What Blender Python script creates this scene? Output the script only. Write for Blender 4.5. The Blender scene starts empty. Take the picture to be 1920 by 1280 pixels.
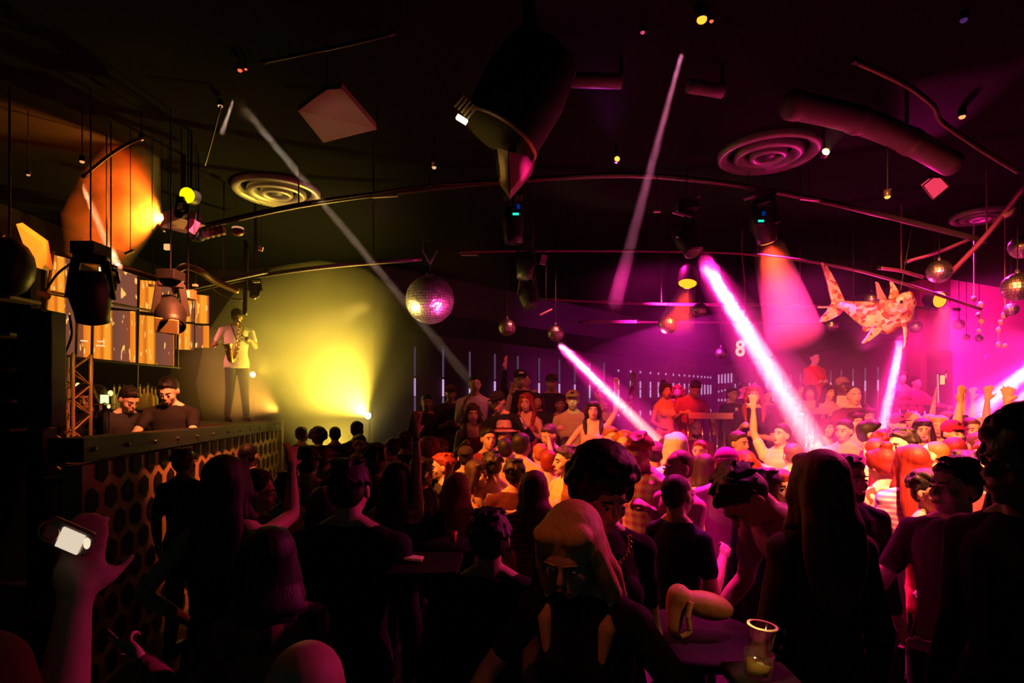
import bpy, bmesh, math, random
from mathutils import Vector, Matrix, Quaternion, Euler
PI = math.pi
S = bpy.context.scene
C = S.collection
V = Vector
F = 1920 * 20 / 36            # focal length in pixels of the 1920 wide frame
EYE, HOR = 1.9, 755           # eye height and the pixel row of the horizon

def P(x, y, d):
    """room point seen at pixel (x, y) of the photograph, d metres in front of the lens plane"""
    return V(((x - 960) / F * d, d, EYE + (HOR - y) / F * d))

# ------------------------------------------------------------------ camera
cam = bpy.data.cameras.new('camera'); co = bpy.data.objects.new('camera', cam); C.objects.link(co); S.camera = co
cam.lens = 20; cam.sensor_width = 36; cam.shift_y = 115 / 1920; cam.clip_start = 0.05
co.location = (0, 0, EYE); co.rotation_euler = (PI / 2, 0, 0)
S.view_settings.view_transform = 'Standard'; S.view_settings.look = 'None'
S.view_settings.gamma = 1; S.view_settings.exposure = 0; S.view_settings.use_curve_mapping = False
# ------------------------------------------------------------------ world: a faint green fill added to lift the blacks of the dark room
w = bpy.data.worlds.new('world'); S.world = w; w.use_nodes = True
w.node_tree.nodes['Background'].inputs[0].default_value = (0.0008, .0085, .0058, 1)
try:
    S.cycles.use_denoising = True; S.cycles.max_bounces = 5; S.cycles.diffuse_bounces = 1; S.cycles.glossy_bounces = 3
    S.cycles.transmission_bounces = 5; S.cycles.transparent_max_bounces = 6; S.cycles.volume_bounces = 0
    S.cycles.sample_clamp_indirect = 4; S.cycles.sample_clamp_direct = 0
    S.cycles.volume_max_steps = 96; S.cycles.caustics_reflective = False; S.cycles.caustics_refractive = False
except Exception:
    pass

def spot(a, b, deg, watts, col, rad=0.05, blend=0.3):
    l = bpy.data.lights.new('spot_light', 'SPOT'); l.energy = watts; l.color = col
    l.spot_size = math.radians(deg); l.spot_blend = blend; l.shadow_soft_size = rad
    o = bpy.data.objects.new('spot_light', l); o.location = a
    o.rotation_euler = (V(b) - V(a)).to_track_quat('-Z', 'Y').to_euler(); C.objects.link(o); return o

def point(a, watts, col, rad=0.05):
    l = bpy.data.lights.new('point_light', 'POINT'); l.energy = watts; l.color = col; l.shadow_soft_size = rad
    o = bpy.data.objects.new('point_light', l); o.location = a; C.objects.link(o); return o

MAG = (1, .010, .32); AMB = (1, .33, .04); YEL = (1, .72, .10); RED = (1, .05, .03); WARM = (1, .62, .42)
# big washes that light the dance floor (the rig above the frame), aimed past the people next to the camera
spot((-2.0, 3.0, 4.05), (0.75, 5.1, 1.2), 38, 2300, (1, .19, .022), .10, .6)        # orange wash on the middle of the crowd
spot((1.2, 2.4, 4.05), (4.9, 6.6, 1.3), 50, 3000, (1, .24, .05), .10, .5)
spot((2.3, 1.9, 4.1), (2.5, 4.0, 1.1), 34, 4600, (1, .22, .08), .08, .6)       # nearer rows right of centre
spot((1.5, 4.9, 4.15), (1.3, 3.7, 1.0), 46, 2200, MAG, .1, .6)
spot((3.3, 5.0, 4.15), (3.0, 3.7, 1.0), 50, 2600, MAG, .1, .6)         # amber wash on the right crowd
spot((1.6, 6.7, 4.15), (1.4, 5.2, 1.0), 62, 1500, MAG, .12, .6)        # magenta top lights over the crowd
spot((3.4, 7.2, 4.15), (3.0, 5.3, 1.0), 66, 2600, MAG, .12, .6)
spot((5.8, 7.4, 4.15), (5.2, 5.7, 1.0), 70, 3000, MAG, .12, .6)
spot((8.4, 8.8, 3.0), (9.6, 11.6, 1.9), 120, 2600, MAG, .12, .8)
spot((6.4, 9.0, 2.9), (7.8, 10.6, 2.4), 130, 500, (1, .01, .16), .12, .8)       # magenta on the far walls and gallery
spot((2.4, 8.4, 3.4), (3.4, 13.0, 1.9), 110, 1300, (1, .015, .45), .12, .8)
spot((0.6, 6.8, 3.6), (-.2, 8.6, 1.6), 70, 60, (1, .12, .12), .12, .8)
spot((-.9, 4.2, 4.0), (.35, 6.6, 1.75), 30, 520, (1, .12, .05), .1, .8)  # added spot to brighten the terrace guests
# ------------------------------------------------------------------ mesh builder
class MB:
    def __init__(s): s.v = []; s.f = []; s.mi = []; s.k = 0
    def add(s, vs, fs):
        n = len(s.v); s.v += [V(q) for q in vs]; s.f += [tuple(i + n for i in q) for q in fs]; s.mi += [s.k] * len(fs); return s
    def loft(s, rings, n=14, caps=True):
        """rings: (centre, rx, ry, quaternion)"""
        vs = []; fs = []
        for c, rx, ry, q in rings:
            for i in range(n):
                t = 2 * PI * i / n; vs.append(V(c) + q @ V((rx * math.cos(t), ry * math.sin(t), 0)))
        for k in range(len(rings) - 1):
            for i in range(n):
                j = (i + 1) % n; fs.append((k * n + i, k * n + j, (k + 1) * n + j, (k + 1) * n + i))
        if caps: fs.append(tuple(range(n))[::-1]); fs.append(tuple(range((len(rings) - 1) * n, len(rings) * n)))
        return s.add(vs, fs)
    def limb(s, a, b, r0, r1, n=10, round_=True):
        a = V(a); b = V(b); d = b - a; L = d.length
        if L < 1e-6: return s
        q = d.to_track_quat('Z', 'Y'); u = d / L
        R = [(a - u * r0 * .96, r0 * .25, r0 * .25, q), (a - u * r0 * .7, r0 * .71, r0 * .71, q)] if round_ else []
        R += [(a, r0, r0, q), (b, r1, r1, q)]
        if round_: R += [(b + u * r1 * .7, r1 * .71, r1 * .71, q), (b + u * r1 * .96, r1 * .25, r1 * .25, q)]
        return s.loft(R, n)
    def tube(s, pts, r, n=8, taper=None):
        pts = [V(p) for p in pts]; R = []
        for i, p in enumerate(pts):
            d = (pts[min(i + 1, len(pts) - 1)] - pts[max(i - 1, 0)]).normalized()
            rr = r if taper is None else r * taper[i]
            R.append((p, rr, rr, d.to_track_quat('Z', 'Y')))
        return s.loft(R, n)
    def ell(s, c, rx, ry, rz, q=None, n=12, m=8):
        c = V(c); q = q or Quaternion(); vs = [c + q @ V((0, 0, -rz))]; fs = []
        for k in range(1, m):
            a = -PI / 2 + PI * k / m
            for i in range(n):
                t = 2 * PI * i / n; vs.append(c + q @ V((rx * math.cos(a) * math.cos(t), ry * math.cos(a) * math.sin(t), rz * math.sin(a))))
        vs.append(c + q @ V((0, 0, rz)))
        for i in range(n):
            j = (i + 1) % n; fs.append((0, 1 + j, 1 + i)); e = 1 + (m - 2) * n; fs.append((e + i, e + j, len(vs) - 1))
            for k in range(m - 2): fs.append((1 + k * n + i, 1 + k * n + j, 1 + (k + 1) * n + j, 1 + (k + 1) * n + i))
        return s.add(vs, fs)
    def box(s, c, sx, sy, sz, q=None, taper=1.0):
        c = V(c); q = q or Quaternion(); vs = []
        for z in (-1, 1):
            t = taper if z > 0 else 1
            for x, y in ((-1, -1), (1, -1), (1, 1), (-1, 1)): vs.append(c + q @ V((x * sx / 2 * t, y * sy / 2 * t, z * sz / 2)))
        return s.add(vs, [(3, 2, 1, 0), (4, 5, 6, 7), (0, 1, 5, 4), (1, 2, 6, 5), (2, 3, 7, 6), (3, 0, 4, 7)])
    def bar(s, a, b, w, h=None):
        a = V(a); b = V(b); d = b - a; return s.box((a + b) / 2, w, h or w, d.length, d.to_track_quat('Z', 'Y'))
    def prism(s, pts, off):
        """closed polygon pts (world) extruded by off"""
        n = len(pts); off = V(off); vs = [V(p) for p in pts] + [V(p) + off for p in pts]
        return s.add(vs, [tuple(range(n))[::-1], tuple(range(n, 2 * n))] + [(i, (i + 1) % n, n + (i + 1) % n, n + i) for i in range(n)])
    def lathe(s, c, prof, q=None, n=28):
        c = V(c); q = q or Quaternion(); vs = []; fs = []; m = len(prof)
        for r, z in prof:
            for i in range(n):
                t = 2 * PI * i / n; vs.append(c + q @ V((r * math.cos(t), r * math.sin(t), z)))
        for k in range(m - 1):
            for i in range(n):
                j = (i + 1) % n; fs.append((k * n + i, k * n + j, (k + 1) * n + j, (k + 1) * n + i))
        return s.add(vs, fs)

WL = {}      # world origin of each thing, so that parts can be drawn in room coordinates
def tag(o, label=None, cat=None, group=None, kind=None):
    if label: o['label'] = label
    if cat: o['category'] = cat
    if group: o['group'] = group
    if kind: o['kind'] = kind
    return o

def thing(name, label, cat, loc, group=None, rz=0):
    o = bpy.data.objects.new(name, None); C.objects.link(o); o.location = loc; o.rotation_euler = (0, 0, rz); o.empty_display_size = .1
    WL[o.name] = V(loc); return tag(o, label, cat, group)

def obj(name, mb, mat, parent=None, smooth=False, local=False, bevel=0, voxel=0, sm=0):
    off = V((0, 0, 0))
    if parent is not None and not local:
        off = WL.get(parent.name, off)
    me = bpy.data.meshes.new(name); me.from_pydata([tuple(v - off) for v in mb.v], [], mb.f)
    mats = mat if isinstance(mat, (list, tuple)) else [mat]
    for m in mats: me.materials.append(m)
    if len(mats) > 1:
        for p, k in zip(me.polygons, mb.mi): p.material_index = k
    bm = bmesh.new(); bm.from_mesh(me); bmesh.ops.recalc_face_normals(bm, faces=bm.faces); bm.to_mesh(me); bm.free()
    if smooth or voxel: me.shade_smooth()
    o = bpy.data.objects.new(name, me); C.objects.link(o)
    if parent is not None:
        o.parent = parent
        WL[o.name] = off
    if voxel:
        r = o.modifiers.new('remesh', 'REMESH'); r.mode = 'VOXEL'; r.voxel_size = voxel; r.use_smooth_shade = True
        if sm: k = o.modifiers.new('smooth', 'SMOOTH'); k.factor = .5; k.iterations = sm
    if bevel:
        b = o.modifiers.new('bevel', 'BEVEL'); b.width = bevel; b.segments = 2
    return o

# ------------------------------------------------------------------ materials
_M = {}
def mat(name, col, rough=.6, metal=0., spec=.5, emit=None, estr=0., bump=0., bscale=60, sheen=0.):
    key = (name, tuple(round(c, 3) for c in col), rough, metal, spec, estr)
    if key in _M: return _M[key]
    m = bpy.data.materials.new(name); m.use_nodes = True; nt = m.node_tree; b = nt.nodes['Principled BSDF']
    b.inputs['Base Color'].default_value = (*col, 1); b.inputs['Roughness'].default_value = rough; b.inputs['Metallic'].default_value = metal
    b.inputs['Specular IOR Level'].default_value = spec
    if estr: b.inputs['Emission Color'].default_value = (*(emit or col), 1); b.inputs['Emission Strength'].default_value = estr
    if bump:
        n = nt.nodes.new('ShaderNodeTexNoise'); n.inputs['Scale'].default_value = bscale; n.inputs['Detail'].default_value = 3
        tc = nt.nodes.new('ShaderNodeTexCoord'); nt.links.new(tc.outputs['Object'], n.inputs['Vector'])
        bp = nt.nodes.new('ShaderNodeBump'); bp.inputs['Strength'].default_value = bump; bp.inputs['Distance'].default_value = .01
        nt.links.new(n.outputs['Fac'], bp.inputs['Height']); nt.links.new(bp.outputs[0], b.inputs['Normal'])
        r = nt.nodes.new('ShaderNodeMixRGB'); r.inputs[1].default_value = (*[c * .8 for c in col], 1); r.inputs[2].default_value = (*[min(1, c * 1.15) for c in col], 1)
        nt.links.new(n.outputs['Fac'], r.inputs[0]); nt.links.new(r.outputs[0], b.inputs['Base Color'])
    _M[key] = m; return m

def emis(name, col, s):
    key = ('e', name, col, s)
    if key in _M: return _M[key]
    m = bpy.data.materials.new(name); m.use_nodes = True; nt = m.node_tree; nt.nodes.clear()
    o = nt.nodes.new('ShaderNodeOutputMaterial'); e = nt.nodes.new('ShaderNodeEmission')
    e.inputs[0].default_value = (*col, 1); e.inputs[1].default_value = s; nt.links.new(e.outputs[0], o.inputs[0]); _M[key] = m; return m

def cloth_mat(col, pat=None, col2=(.9, .9, .9)):
    key = ('cloth', tuple(col), pat, tuple(col2))
    if key in _M: return _M[key]
    m = mat('cloth', col, .85, spec=.2, bump=.35, bscale=14)
    if pat:
        m = bpy.data.materials.new('patterned_cloth'); m.use_nodes = True; nt = m.node_tree; b = nt.nodes['Principled BSDF']
        b.inputs['Roughness'].default_value = .8; b.inputs['Specular IOR Level'].default_value = .2
        tc = nt.nodes.new('ShaderNodeTexCoord'); mx = nt.nodes.new('ShaderNodeMixRGB')
        mx.inputs[1].default_value = (*col, 1); mx.inputs[2].default_value = (*col2, 1)
        def ramp(src, a, bb):
            r = nt.nodes.new('ShaderNodeValToRGB'); r.color_ramp.elements[0].position = a; r.color_ramp.elements[1].position = bb
            nt.links.new(src, r.inputs[0]); return r.outputs[0]
        if pat == 'floral':
            n = nt.nodes.new('ShaderNodeTexNoise'); n.inputs['Scale'].default_value = 13; n.inputs['Detail'].default_value = 1
            nt.links.new(tc.outputs['Object'], n.inputs['Vector']); nt.links.new(ramp(n.outputs['Fac'], .47, .52), mx.inputs[0])
        elif pat in ('stripes', 'plaid', 'vstripes'):
            wv = nt.nodes.new('ShaderNodeTexWave'); wv.bands_direction = 'X' if pat == 'vstripes' else 'Z'; wv.inputs['Scale'].default_value = 5.5 if pat == 'plaid' else 9
            nt.links.new(tc.outputs['Object'], wv.inputs['Vector']); f = ramp(wv.outputs['Fac'], .42, .58)
            if pat == 'plaid':
                w2 = nt.nodes.new('ShaderNodeTexWave'); w2.bands_direction = 'X'; w2.inputs['Scale'].default_value = 4.5
                nt.links.new(tc.outputs['Object'], w2.inputs['Vector']); g = ramp(w2.outputs['Fac'], .45, .6)
                a = nt.nodes.new('ShaderNodeMixRGB'); a.inputs[0].default_value = .5; nt.links.new(f, a.inputs[1]); nt.links.new(g, a.inputs[2]); f = a.outputs[0]
            nt.links.new(f, mx.inputs[0])
        elif pat == 'sequins':
            n = nt.nodes.new('ShaderNodeTexVoronoi'); n.inputs['Scale'].default_value = 45
            nt.links.new(tc.outputs['Object'], n.inputs['Vector']); nt.links.new(ramp(n.outputs['Distance'], .15, .3), mx.inputs[0]); b.inputs['Roughness'].default_value = .25
        nt.links.new(mx.outputs[0], b.inputs['Base Color'])
    _M[key] = m; return m

def hair_mat(col):
    key = ('hair', tuple(col))
    if key in _M: return _M[key]
    m = bpy.data.materials.new('hair'); m.use_nodes = True; nt = m.node_tree; b = nt.nodes['Principled BSDF']
    b.inputs['Roughness'].default_value = .55; b.inputs['Specular IOR Level'].default_value = .4
    tc = nt.nodes.new('ShaderNodeTexCoord'); mp = nt.nodes.new('ShaderNodeMapping'); mp.inputs['Scale'].default_value = (90, 90, 6)
    n = nt.nodes.new('ShaderNodeTexNoise'); n.inputs['Scale'].default_value = 1.6; n.inputs['Detail'].default_value = 3
    nt.links.new(tc.outputs['Object'], mp.inputs[0]); nt.links.new(mp.outputs[0], n.inputs['Vector'])
    r = nt.nodes.new('ShaderNodeMixRGB'); r.inputs[1].default_value = (*[c * .45 for c in col], 1); r.inputs[2].default_value = (*[min(1, c * 1.5) for c in col], 1)
    bp = nt.nodes.new('ShaderNodeBump'); bp.inputs['Strength'].default_value = .6; bp.inputs['Distance'].default_value = .004
    nt.links.new(n.outputs['Fac'], r.inputs[0]); nt.links.new(r.outputs[0], b.inputs['Base Color']); nt.links.new(n.outputs['Fac'], bp.inputs['Height']); nt.links.new(bp.outputs[0], b.inputs['Normal'])
    _M[key] = m; return m

def skin_mat(col):
    key = ('skin', tuple(col))
    if key in _M: return _M[key]
    m = mat('skin', col, .48, spec=.4, bump=.08, bscale=30); _M[key] = m; return m

def vol(dens, aniso=.2, noise=0, nscale=1.2, col=(1, 1, 1), absorb=None):
    m = bpy.data.materials.new('haze'); m.use_nodes = True; nt = m.node_tree; nt.nodes.clear()
    o = nt.nodes.new('ShaderNodeOutputMaterial'); v = nt.nodes.new('ShaderNodeVolumeScatter')
    v.inputs['Density'].default_value = dens; v.inputs['Anisotropy'].default_value = aniso; v.inputs['Color'].default_value = (*col, 1)
    if noise:
        tc = nt.nodes.new('ShaderNodeTexCoord'); n = nt.nodes.new('ShaderNodeTexNoise'); n.inputs['Scale'].default_value = nscale; n.inputs['Detail'].default_value = 2
        nt.links.new(tc.outputs['Object'], n.inputs['Vector'])
        r = nt.nodes.new('ShaderNodeMapRange'); r.inputs[1].default_value = .35; r.inputs[2].default_value = .7; r.inputs[3].default_value = dens * (1 - noise); r.inputs[4].default_value = dens * (1 + noise)
        nt.links.new(n.outputs['Fac'], r.inputs[0]); nt.links.new(r.outputs[0], v.inputs['Density'])
    if absorb:
        a = nt.nodes.new('ShaderNodeVolumeAbsorption'); a.inputs[0].default_value = (*absorb, 1); a.inputs[1].default_value = dens; ad = nt.nodes.new('ShaderNodeAddShader')
        nt.links.new(v.outputs[0], ad.inputs[0]); nt.links.new(a.outputs[0], ad.inputs[1]); nt.links.new(ad.outputs[0], o.inputs['Volume']); return m
    nt.links.new(v.outputs[0], o.inputs['Volume']); return m

BLACK = mat('black_paint', (.012, .012, .013), .45)
MATTE = mat('matte_black', (.018, .018, .02), .9, spec=.1)
GREYM = mat('grey_metal', (.25, .25, .26), .35, .8)
CHROME = mat('chrome', (.8, .8, .8), .12, 1.)
WHITE = mat('white_plastic', (.75, .73, .7), .5)
# ------------------------------------------------------------------ haze and beams of light
_bn = 0
def haze(name, mb, dens, label, aniso=.2, noise=0, nscale=1.2, absorb=None):
    o = obj(name, mb, vol(dens, aniso, noise, nscale, absorb=absorb)); tag(o, label, 'haze', kind='stuff'); return o

def beam(p0, d0, p1, d1, w0, w1, watts, col, label, dens=.3, halo=0, hcol=None, hw=3.2):
    """a beam of light through smoke: p0/p1 give both ends, w0/w1 its width (photo pixels) there"""
    a = P(*p0, d0); b = P(*p1, d1); L = (b - a).length; u = (b - a) / L
    r0 = w0 / 2 / F * d0; r1 = max(w1 / 2 / F * d1, r0 * 1.05)
    q = u.to_track_quat('Z', 'Y')
    haze('smoke_in_beam', MB().loft([(a, r0, r0, q), (b, r1, r1, q)], 20), dens, label)  # smoke shaped as a cone that just contains the beam
    deg = math.degrees(2 * math.atan((r1 - r0 * .3) / L))
    spot(a - u * .005, b, deg, watts, col, r0 * .8, .25)
    if halo:
        R0 = r0 * 1.6; R1 = r1 * hw
        haze('smoke_around_beam', MB().loft([(a - u * .02, R0, R0, q), (b, R1, R1, q)], 20), .12, label + ', soft outer glow')
        spot(a - u * .04, b, math.degrees(2 * math.atan(R1 / L)), halo, hcol or col, R0 * .8, 1.)

beam((1318, 486), 5.6, (1545, 862), 4.8, 30, 52, 36000, (1, .46, .38), 'smoke lit by the wide pink light beam right of centre', halo=6000, hcol=MAG)
beam((1046, 642), 7.2, (1238, 832), 5.6, 14, 25, 36000, (1, .48, .30), 'smoke lit by the pink beam that falls from the mirror ball left of centre', halo=6000, hcol=MAG, hw=4)
beam((1691, 632), 6.5, (1628, 925), 5.2, 15, 25, 26000, (1, .52, .30), 'smoke lit by the pale beam under the hanging shark', halo=6000, hcol=MAG, hw=4)
beam((1975, 655), 7.5, (1835, 770), 6.6, 20, 36, 18000, (1, .42, .34), 'smoke lit by the upper pink beam at the right edge', halo=6000, hcol=MAG, hw=3)
beam((1965, 680), 7.4, (1850, 830), 6.2, 16, 26, 13000, (1, .42, .34), 'smoke lit by the lower pink beam at the right edge')
beam((440, 182), 4.15, (880, 712), 8.2, 14, 22, 9000, WARM, 'smoke lit by the long pale beam crossing left of centre', dens=.25)
beam((148, 332), 4.6, (222, 505), 5.4, 12, 18, 6000, (1, .45, .25), 'smoke lit by the short pale beam at the upper left', dens=.25)
beam((438, 186), 4.15, (416, 250), 4.4, 3, 10, 900, WARM, 'smoke lit by the faint stub of beam at the upper left lamp', dens=.25)
beam((1284, 78), 3.5, (1152, 570), 6.6, 12, 30, 6000, (1, .20, .42), 'smoke lit by the faint purple beam from the top right', dens=.2)
# orange fan of light at the upper left: a thin wedge of swirling smoke
a = P(301, 410, 5.33); fpx = [(301, 410), (262, 252), (205, 262), (152, 325), (112, 400), (120, 475), (186, 512)]
fr_ = [(a + (P(x, y, 5.33 - .10) - P(301, 410, 5.33)) * (1 if k else .02)) for k, (x, y) in enumerate(fpx)]; bk_ = [p + V((0, .04 if k == 0 else .30, 0)) for k, p in enumerate(fr_)]
n = len(fr_)
haze('smoke_in_fan', MB().add(fr_ + bk_, [tuple(range(n)), tuple(range(n, 2 * n))[::-1]] + [(k, (k + 1) % n, n + (k + 1) % n, n + k) for k in range(n)]), 2.0, 'swirling smoke lit by the orange fan of light at the upper left', noise=.85, nscale=3.2, absorb=(1, .30, .05))
spot(a + V((.015, .0, 0)), a + V((-.9, .06, .22)), 112, 620, (1, .19, .012), .02, .3)
# red-orange fans at the right
def fan(p, d, p2, d2, w0, w1, watts, col, label, dens=.5, blend=.5):
    a = P(*p, d); b = P(*p2, d2); u = (b - a); q = u.to_track_quat('Z', 'Y'); r0 = w0 / 2 / F * d; r1 = w1 / 2 / F * d2
    haze('smoke_in_fan', MB().loft([(a, r0, r0, q), (b, r1, r1, q)], 24), dens, label)
    spot(a - u.normalized() * .01, b, math.degrees(2 * math.atan(r1 / u.length)), watts, col, r0 * .7, blend)
fan((1440, 462), 5.6, (1490, 630), 6.1, 56, 104, 3600, (1, .03, .01), 'smoke lit red below the black spotlight right of centre')
fan((1290, 538), 6.6, (1268, 610), 7, 30, 70, 900, (1, .04, .01), 'smoke lit red below the small orange lamp at the centre')
fan((1762, 565), 7.4, (1775, 660), 7.6, 26, 80, 900, (1, .05, .01), 'smoke lit red below the round orange lamp at the right')
fan((1548, 284), 4.9, (1600, 165), 4.7, 8, 120, 130, (1, .10, .01), 'smoke lit orange above the star bright lamp at the upper right', dens=.6)
# yellow blinder shining through the smoke beside the booth
YB = P(690, 779, 8.9)
yd = P(420, 600, 7.2)
spot(YB + V((-.02, -.06, .0)), P(575, 640, 8.2), 108, 1200, (1, .66, .06), .04, 1.)
haze('yellow_smoke', MB().ell(P(600, 720, 8.7), 1.9, .9, 1.9), .5, 'thick smoke glowing yellow between booth and crowd', noise=.3)
spot(P(640, 900, 9.3), P(600, 620, 8.7), 90, 420, (1, .66, .06), .1, 1.)  # added fill spot, evens out the yellow in the smoke
haze('amber_smoke', MB().ell(P(415, 715, 8.3), .75, .45, .8), .30, 'brownish amber smoke behind the djs left of the saxophonist', noise=.3)
spot(P(520, 770, 9.1), P(400, 700, 8.1), 80, 150, (1, .42, .05), .05, 1.)
spot(P(482, 700, 8.95), P(580, 640, 8.6), 110, 40, (1, .66, .06), .03, 1.)
# ------------------------------------------------------------------ people
SK = {'p': (.62, .40, .30), 'l': (.72, .50, .38), 't': (.45, .27, .18), 'b': (.20, .11, .07), 'd': (.10, .055, .035)}
HC = {'k': (.010, .008, .008), 'n': (.035, .018, .010), 'm': (.10, .045, .02), 'r': (.22, .022, .014), 'o': (.34, .12, .03), 'y': (.60, .40, .18), 'w': (.8, .75, .6), 'g': (.25, .22, .2)}
WHT = (.8, .78, .75); BLK = (.010, .010, .012); NAVY = (.012, .015, .035); GRY = (.25, .24, .25); DKG = (.05, .05, .055)
PINK = (.75, .35, .45); LIL = (.42, .28, .45); REDC = (.5, .03, .03); MRN = (.16, .01, .03); YLW = (.65, .5, .03); TAN = (.5, .36, .22); JEAN = (.05, .07, .14)
ARMS = {  # elbow from shoulder, hand from elbow (for the side +x; mirrored for the other), hand pose
    'down': ((.06, .02, -.28), (.02, -.06, -.24), 'relaxed'), 'bent': ((.06, .02, -.27), (-.03, -.24, .02), 'relaxed'),
    'hold': ((.06, -.02, -.26), (-.07, -.19, .14), 'fist'), 'face': ((.06, -.14, -.21), (-.07, -.10, .21), 'fist'),
    'up': ((.10, -.05, .25), (-.02, -.03, .25), 'open'), 'upf': ((.07, -.21, .12), (0, -.10, .23), 'open'), 'upside': ((.21, -.03, .10), (.03, -.03, .24), 'open'),
    'cross': ((.06, -.03, -.26), (-.22, -.13, .05), 'fist'), 'clap': ((.09, -.13, -.20), (-.17, -.16, .10), 'open'),
    'wide': ((.22, -.05, -.12), (.03, -.10, .23), 'open'), 'rail': ((.13, -.12, -.23), (-.03, -.21, -.08), 'fist'),
    'hug': ((.10, -.22, -.06), (-.12, -.22, .02), 'relaxed'), 'hip': ((.17, .04, -.22), (-.15, -.10, -.16), 'fist'), 'reach': ((.05, -.20, -.18), (.0, -.25, -.04), 'relaxed'),
}
def hand(mb, wr, dirv, pose, side, sc=1.0, nrm=None, fat=1.0):
    """palm, four fingers and a thumb from the wrist along dirv"""
    d = dirv.normalized()
    n = (nrm or V((0, -1, 0))); n = (n - d * n.dot(d))
    if n.length < .1: n = V((1, 0, 0)) - d * d.x
    n.normalize(); a = d.cross(n).normalized() * side      # towards the thumb
    q = Matrix((a, n, d)).transposed().to_quaternion() if a.cross(n).dot(d) > 0 else Matrix((-a, n, d)).transposed().to_quaternion()
    mb.limb(wr - d * .01, wr + d * .03, .024 * sc, .027 * sc)
    mb.ell(wr + d * .05 * sc, .040 * sc, .017 * sc, .05 * sc, q)
    curl = {'relaxed': .5, 'open': .08, 'fist': 1.35, 'peace': 0, 'point': 0}[pose]
    L = (.036, .040, .037, .030)
    for k in range(4):
        c = curl
        if pose == 'peace': c = .05 if k < 2 else 1.5
        if pose == 'point': c = .05 if k < 1 else 1.4
        base = wr + d * .085 * sc + a * (.028 - k * .018) * sc
        sp = (1.5 - k) * (.20 if pose in ('open', 'peace') else .03)
        r = .0085 * sc * fat
        p = base; ang = c * .6; f = d * math.cos(sp) + a * math.sin(sp)
        for j, fr in enumerate((1.05, .8, .62)):
            e = f * math.cos(ang) + n * math.sin(ang); p2 = p + e * L[k] * fr * sc; mb.limb(p, p2, r * (1 - .08 * j), r * (.92 - .08 * j), 8); p = p2; ang += c * .75
    t0 = wr + d * .03 * sc + a * .03 * sc
    td = (d * .7 + a * (.75 if pose != 'fist' else .2) + n * (.25 if pose != 'fist' else .7)).normalized()
    t1 = t0 + td * .036 * sc; mb.limb(t0, t1, .012 * sc * fat, .010 * sc * fat, 8); mb.limb(t1, t1 + (td + d * .4).normalized() * .03 * sc, .010 * sc * fat, .0085 * sc * fat, 8)

HEADS = {}
def rot(ax, deg): return Quaternion(ax, math.radians(deg))
X_, Y_, Z_ = V((1, 0, 0)), V((0, 1, 0)), V((0, 0, 1))

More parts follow.
